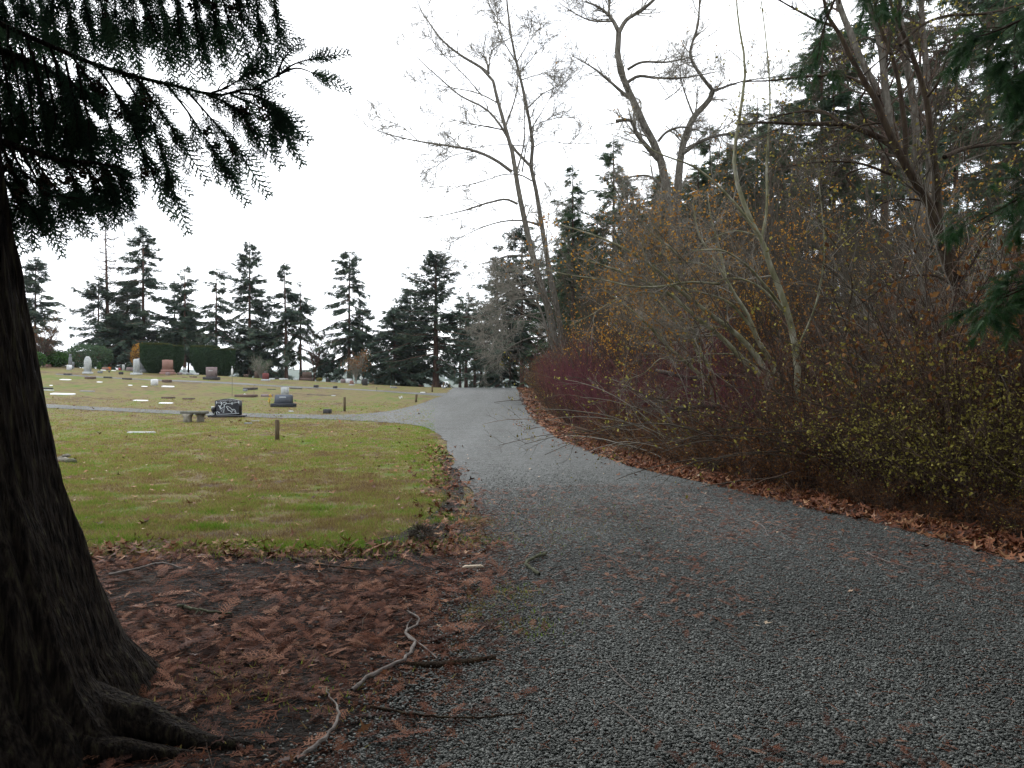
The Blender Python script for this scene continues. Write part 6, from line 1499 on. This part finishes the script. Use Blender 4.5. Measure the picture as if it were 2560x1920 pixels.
def bough(main, hang, dep, r0=.035, nf=14, fsz=.30, dens=1.0, cones=0, sx=0):
    """a bough with hanging branchlets; every branchlet carries flat sprays"""
    main = [(x + sx, y, z) for x, y, z in main]; hang = [[(x + sx, y, z) for x, y, z in h] for h in hang]
    mp_ = cat_res(W([(x * DS, y * DS, z) for x, y, z in main], dep), 18)
    wood = Acc().tubes(mp_[None], np.linspace(r0, .006, 18)[None], 7)
    lines = []
    for h in hang:
        h0 = h[0]; h = [(h0[0] + (x - h0[0]) * .86, h0[1] + (y - h0[1]) * .84, z) for x, y, z in h]
        lines.append(cat_res(W([(x * DS, y * DS, z) for x, y, z in h], dep), 12))
    Ln = np.stack(lines); wood.tubes(Ln, np.full((len(Ln), 1), .008) * np.linspace(1, .3, 12)[None], 5)
    # short side branchlets
    b2, r2 = spawn(Ln, np.full((len(Ln), 12), .006), int(8 * dens), .03, .95, (12, 38), (.10, .26), 6, up=-.7, wig=.08, rmin=.002)
    wood.tubes(b2, r2, 4)
    lf = Acc()
    def fronds(L, n, sz, t0=.15):
        i = np.repeat(np.arange(len(L)), n); K = L.shape[1]; t = rng.uniform(t0, 1, len(i)) * (K - 1.001); k = t.astype(int); f = (t - k)[:, None]
        kp = vnoise(i * 7.3 + .1, t * .42 + i * 1.7, 71) > -.28; i, t, k, f = i[kp], t[kp], k[kp], f[kp]
        p = L[i, k] * (1 - f) + L[i, k + 1] * f; T = unit(L[i, k + 1] - L[i, k])
        d = unit(T + rng.normal(0, .24, T.shape) + [.05, 0, -.25]); nn = rng.normal(0, 1, T.shape) + [0, -1.4, 0]
        s_ = sz * rng.uniform(.55, 1.15, len(i)); pk = rng.integers(0, 3, len(i)); Mx = basis(d, nn, sc=s_); r = rng.uniform(0, 1, len(i))
        for kk in range(3):
            q = pk == kk; lf.inst(FRONDS[kk][0], FRONDS[kk][1], p[q], Mx[q], r[q])
    fronds(Ln, int(nf * dens * 1.3), fsz * .66, .02); fronds(b2, max(1, int(2.2 * dens)), fsz * .58, .2)
    if nf > 5: fronds(mp_[None], int(nf * 4), fsz * .6, .05)
    for L in Ln:   # tip spray
        d = unit(L[-1] - L[-3])[None]; lf.inst(FRONDS[0][0], FRONDS[0][1], L[-1:], basis(d, np.array([[0.1, -1, .1]]), sc=np.array([fsz * .9])), .4)
        for s_ in (-.5, .5): lf.inst(FRONDS[1][0], FRONDS[1][1], L[-3:-2], basis(unit(d + [[s_, 0, .1]]), np.array([[0.1, -1, .1]]), sc=np.array([fsz * .7])), .5)
    wb = wood.build('bough', M['cedar_bark'], ced, smooth=True); wb['_w'] = [float(v) for v in loc]
    lf.build('foliage', M['cedar_leaf'], wb)
    if cones:
        i = rng.integers(0, len(Ln), cones); k = rng.integers(5, 11, cones)
        for a, b in zip(i, k):
            m = 22; c = Ln[a, b] + rng.normal(0, .03, 3)
            p = c + rng.normal(0, .015, (m, 3)); Acc().inst(IV, IT, p, basis(rng.normal(size=(m, 3)), sc=np.full(m, .008)), .3).build('cone_cluster', M['bark_dark'], wb)
# main bough across the upper left
bough([(-160, -60, .0), (0, 30, .0), (130, 90, .05), (250, 140, .1), (420, 185, .15), (520, 205, .2), (590, 190, .2), (610, 192, .2)],
      [[(150, 100, .05), (190, 200, .1), (240, 330, .1)], [(200, 125, .1), (270, 230, .05), (300, 350, .0)], [(250, 140, .1), (320, 250, .1), (365, 360, .15), (395, 430, .2)], [(300, 150, .15), (370, 270, .15), (410, 370, .2), (437, 465, .2)], [(330, 160, .1), (400, 260, .1), (455, 345, .05)],
       [(400, 180, .2), (460, 260, .2), (505, 330, .25), (545, 395, .3)], [(440, 190, .15), (500, 260, .15), (560, 330, .15), (590, 375, .2)], [(480, 200, .2), (560, 240, .2), (610, 300, .2)], [(540, 205, .25), (610, 235, .25), (650, 265, .3), (665, 290, .3)], [(560, 200, .2), (620, 215, .2), (655, 245, .2)],
       [(100, 75, .0), (120, 180, .05), (150, 300, .05)], [(60, 55, -.1), (60, 170, -.1), (80, 280, -.1)], [(350, 165, .2), (345, 240, .2), (340, 300, .25)], [(230, 130, .1), (200, 220, .1), (205, 290, .1)], [(500, 200, .2), (530, 190, .25), (590, 150, .3)], [(10, 40, 0), (20, 140, 0), (10, 250, .05)]],
      4.0, .020, 14, .30, 1.0, 34, sx=-42)
bough([(590, 190, .2), (625, 172, .2), (655, 155, .2)], [[(640, 165, .2), (680, 135, .22), (735, 118, .25)], [(645, 160, .2), (690, 145, .2), (742, 162, .25)], [(640, 165, .2), (650, 135, .2), (668, 105, .25)]], 4.0, .006, 3, .26, .35, sx=-42)
# boughs whose sprays drop in from above the picture
bough([(-200, -240, .2), (60, -160, .3), (300, -130, .4), (520, -120, .5), (640, -110, .5)],
      [[(x, -130 + 10 * (i % 3), .3 + .1 * (i % 4)), (x + 25 + 4 * (i % 5), -20, .35 + .1 * (i % 4)), (x + 45 + 6 * (i % 4), 60 + (i * 37) % 70, .35 + .1 * (i % 4))] for i, x in enumerate(range(-60, 570, 34))],
      4.1, .05, 13, .30, 1.0, 12)
bough([(-200, -200, .7), (60, -130, .8), (300, -90, .9), (480, -60, 1.0)],
      [[(x, -90, .8), (x + 30, 20, .85), (x + 50, 100 + (i * 53) % 60, .9)] for i, x in enumerate(range(-40, 470, 40))],
      4.1, .04, 12, .28, .9)
# inner mass near the trunk
bough([(-260, 40, -.2), (-60, 90, -.1), (120, 160, .0), (200, 210, .1)],
      [[(x, 90 + x * .3, -.1), (x + 20, 190 + x * .3, -.1), (x + 35, 300 + (i * 41) % 60, -.1)] for i, x in enumerate(range(-50, 190, 24))] ,
      3.8, .04, 12, .28, .9)
# lower bough
bough([(-200, 240, -.1), (-40, 290, -.1), (60, 325, -.05), (130, 345, .0), (210, 353, .0), (260, 362, .05)],
      [[(-40, 290, -.1), (-10, 380, -.1), (10, 460, -.1)], [(0, 310, -.1), (40, 400, -.1), (60, 480, -.1)], [(40, 320, -.1), (90, 410, -.1), (115, 500, -.1)], [(60, 325, -.05), (120, 410, -.05), (160, 465, -.05)], [(20, 310, -.15), (60, 390, -.15), (140, 440, -.15), (185, 455, -.15)], [(130, 345, 0), (160, 390, 0), (165, 440, 0)], [(175, 350, 0), (200, 385, 0), (208, 420, 0)], [(215, 353, 0), (235, 385, 0), (240, 412, 0)], [(245, 358, .05), (262, 375, .05), (264, 400, .05)], [(-60, 280, -.15), (-20, 400, -.15), (20, 500, -.15)], [(0, 380, -.2), (50, 430, -.2), (90, 470, -.2)]],
      3.7, .03, 13, .24, 1.1, 14)

# high crown of the cedar over and behind the viewpoint: shades the foreground as in the photo
n = 15000
p = np.c_[rng.uniform(-9, 4.6, n), rng.uniform(-8, 8.5, n), rng.uniform(3.6, 9.5, n)]
ok = (p[:, 1] < 1.62 * (p[:, 2] - EYE) - 1.3) & (np.hypot(p[:, 0] + 3.3, p[:, 1] - 2.0) < 8.6) & (p[:, 2] > 3.6 + .12 * np.hypot(p[:, 0] + 3.3, p[:, 1] - 3.7))
p = p[ok]; n = len(p)
d = unit(np.c_[p[:, 0] + 3.3, p[:, 1] - 3.7, np.full(n, -2.5)] + rng.normal(0, 2, (n, 3)))
pk = rng.integers(0, 2, n); Mx = basis(d, rng.normal(0, 1, (n, 3)) + [0, 0, 1.2], sc=rng.uniform(.45, .9, n)); lf = Acc(); r = rng.uniform(0, 1, n)
for kk in range(2): q = pk == kk; lf.inst(FROND_S[kk][0] , FROND_S[kk][1], p[q], Mx[q], r[q])
nb = 60; az = rng.uniform(0, 6.283, nb); zz = rng.uniform(3.6, 9, nb); s = np.linspace(0, 1, 8)[None]; L = rng.uniform(3, 7, nb)[:, None]
B = np.stack([CXT + L * s * np.cos(az)[:, None], CY + L * s * np.sin(az)[:, None], zz[:, None] + L * (.12 * s - .25 * s ** 2)], -1)
okb = (B[..., 1] < 1.65 * (B[..., 2] - EYE) - .7).all(1); B = B[okb]
lf.build('crown', M['cedar_leaf'], ced, also=(Acc().tubes(B, np.full((len(B), 1), .06) * np.linspace(1, .2, 8)[None], 6), M['cedar_bark']))

# ---------------------------------------------------------------- green hemlock hanging in at the right
loc2 = np.array([7.6, 6.6, 0.0])
hem = thing('hemlock_tree', 'bright green conifer boughs hanging in at the upper right edge', 'tree', loc2)
zt = np.linspace(-.2, 14, 16)
Acc().tubes(np.stack([np.full(16, loc2[0]) + .1 * np.sin(zt), np.full(16, loc2[1]), zt], -1)[None], (np.linspace(.32, .08, 16))[None], 12).build('trunk', M['bark_red'], hem, smooth=True)
def hbough(main, dep, hang, n=12, sz=.26):
    mp_ = cat_res(W([(x * DS, y * DS, z) for x, y, z in main], dep), 14)
    wood = Acc().tubes(mp_[None], np.linspace(.025, .006, 14)[None], 6)
    b1, r1 = spawn(mp_[None], np.linspace(.02, .006, 14)[None], hang, .1, 1, (30, 70), (.25, .8), 7, up=-.9, wig=.10, rmin=.004); wood.tubes(b1, r1, 4)
    b2, r2 = spawn(b1, r1, 5, .15, 1, (25, 55), (.12, .4), 5, up=-.5, wig=.1, rmin=.002); wood.tubes(b2, r2, 3)
    lf = Acc(); i = np.repeat(np.arange(len(b2)), n); k = rng.integers(0, 4, len(i)); f = rng.uniform(0, 1, (len(i), 1))
    p = b2[i, k] * (1 - f) + b2[i, k + 1] * f; T = unit(b2[i, k + 1] - b2[i, k]); d = unit(T + rng.normal(0, .5, T.shape) + [0, 0, -.2])
    pk = rng.integers(0, 3, len(i)); Mx = basis(d, rng.normal(0, .6, T.shape) + [0, -.5, 1], sc=sz * rng.uniform(.5, 1.1, len(i))); r = rng.uniform(0, 1, len(i))
    for kk in range(3): q = pk == kk; lf.inst(SPRAY_NEAR[kk][0], SPRAY_NEAR[kk][1], p[q], Mx[q], r[q])
    wb = wood.build('bough', M['bark_dark'], hem, smooth=True); wb['_w'] = [float(v) for v in loc2]
    lf.build('foliage', M['hemlock_leaf'], wb)
hbough([(2420, -140, .4), (2300, -30, .1), (2230, 30, 0), (2170, 60, 0), (2110, 80, -.1)], 6.2, 16, 9, .22)
hbough([(2420, 100, .3), (2300, 120, .1), (2220, 150, 0), (2150, 190, -.1)], 6.4, 14, 9, .22)
hbough([(2420, 360, .3), (2300, 390, .1), (2200, 430, 0), (2110, 480, 0)], 6.8, 10, 8, .20)
hbough([(2400, 560, .2), (2300, 590, .1), (2220, 620, 0), (2150, 650, 0)], 6.3, 16, 9, .2)
hbough([(1850, -140, 1), (1810, -20, 1), (1780, 60, 1), (1765, 130, 1)], 7.5, 9, 7, .2)
hbough([(1960, -160, 1), (1920, -60, 1), (1880, -10, 1)], 7.5, 8, 7, .2)

for o in bpy.data.objects:
    if '_w' in o: del o['_w']
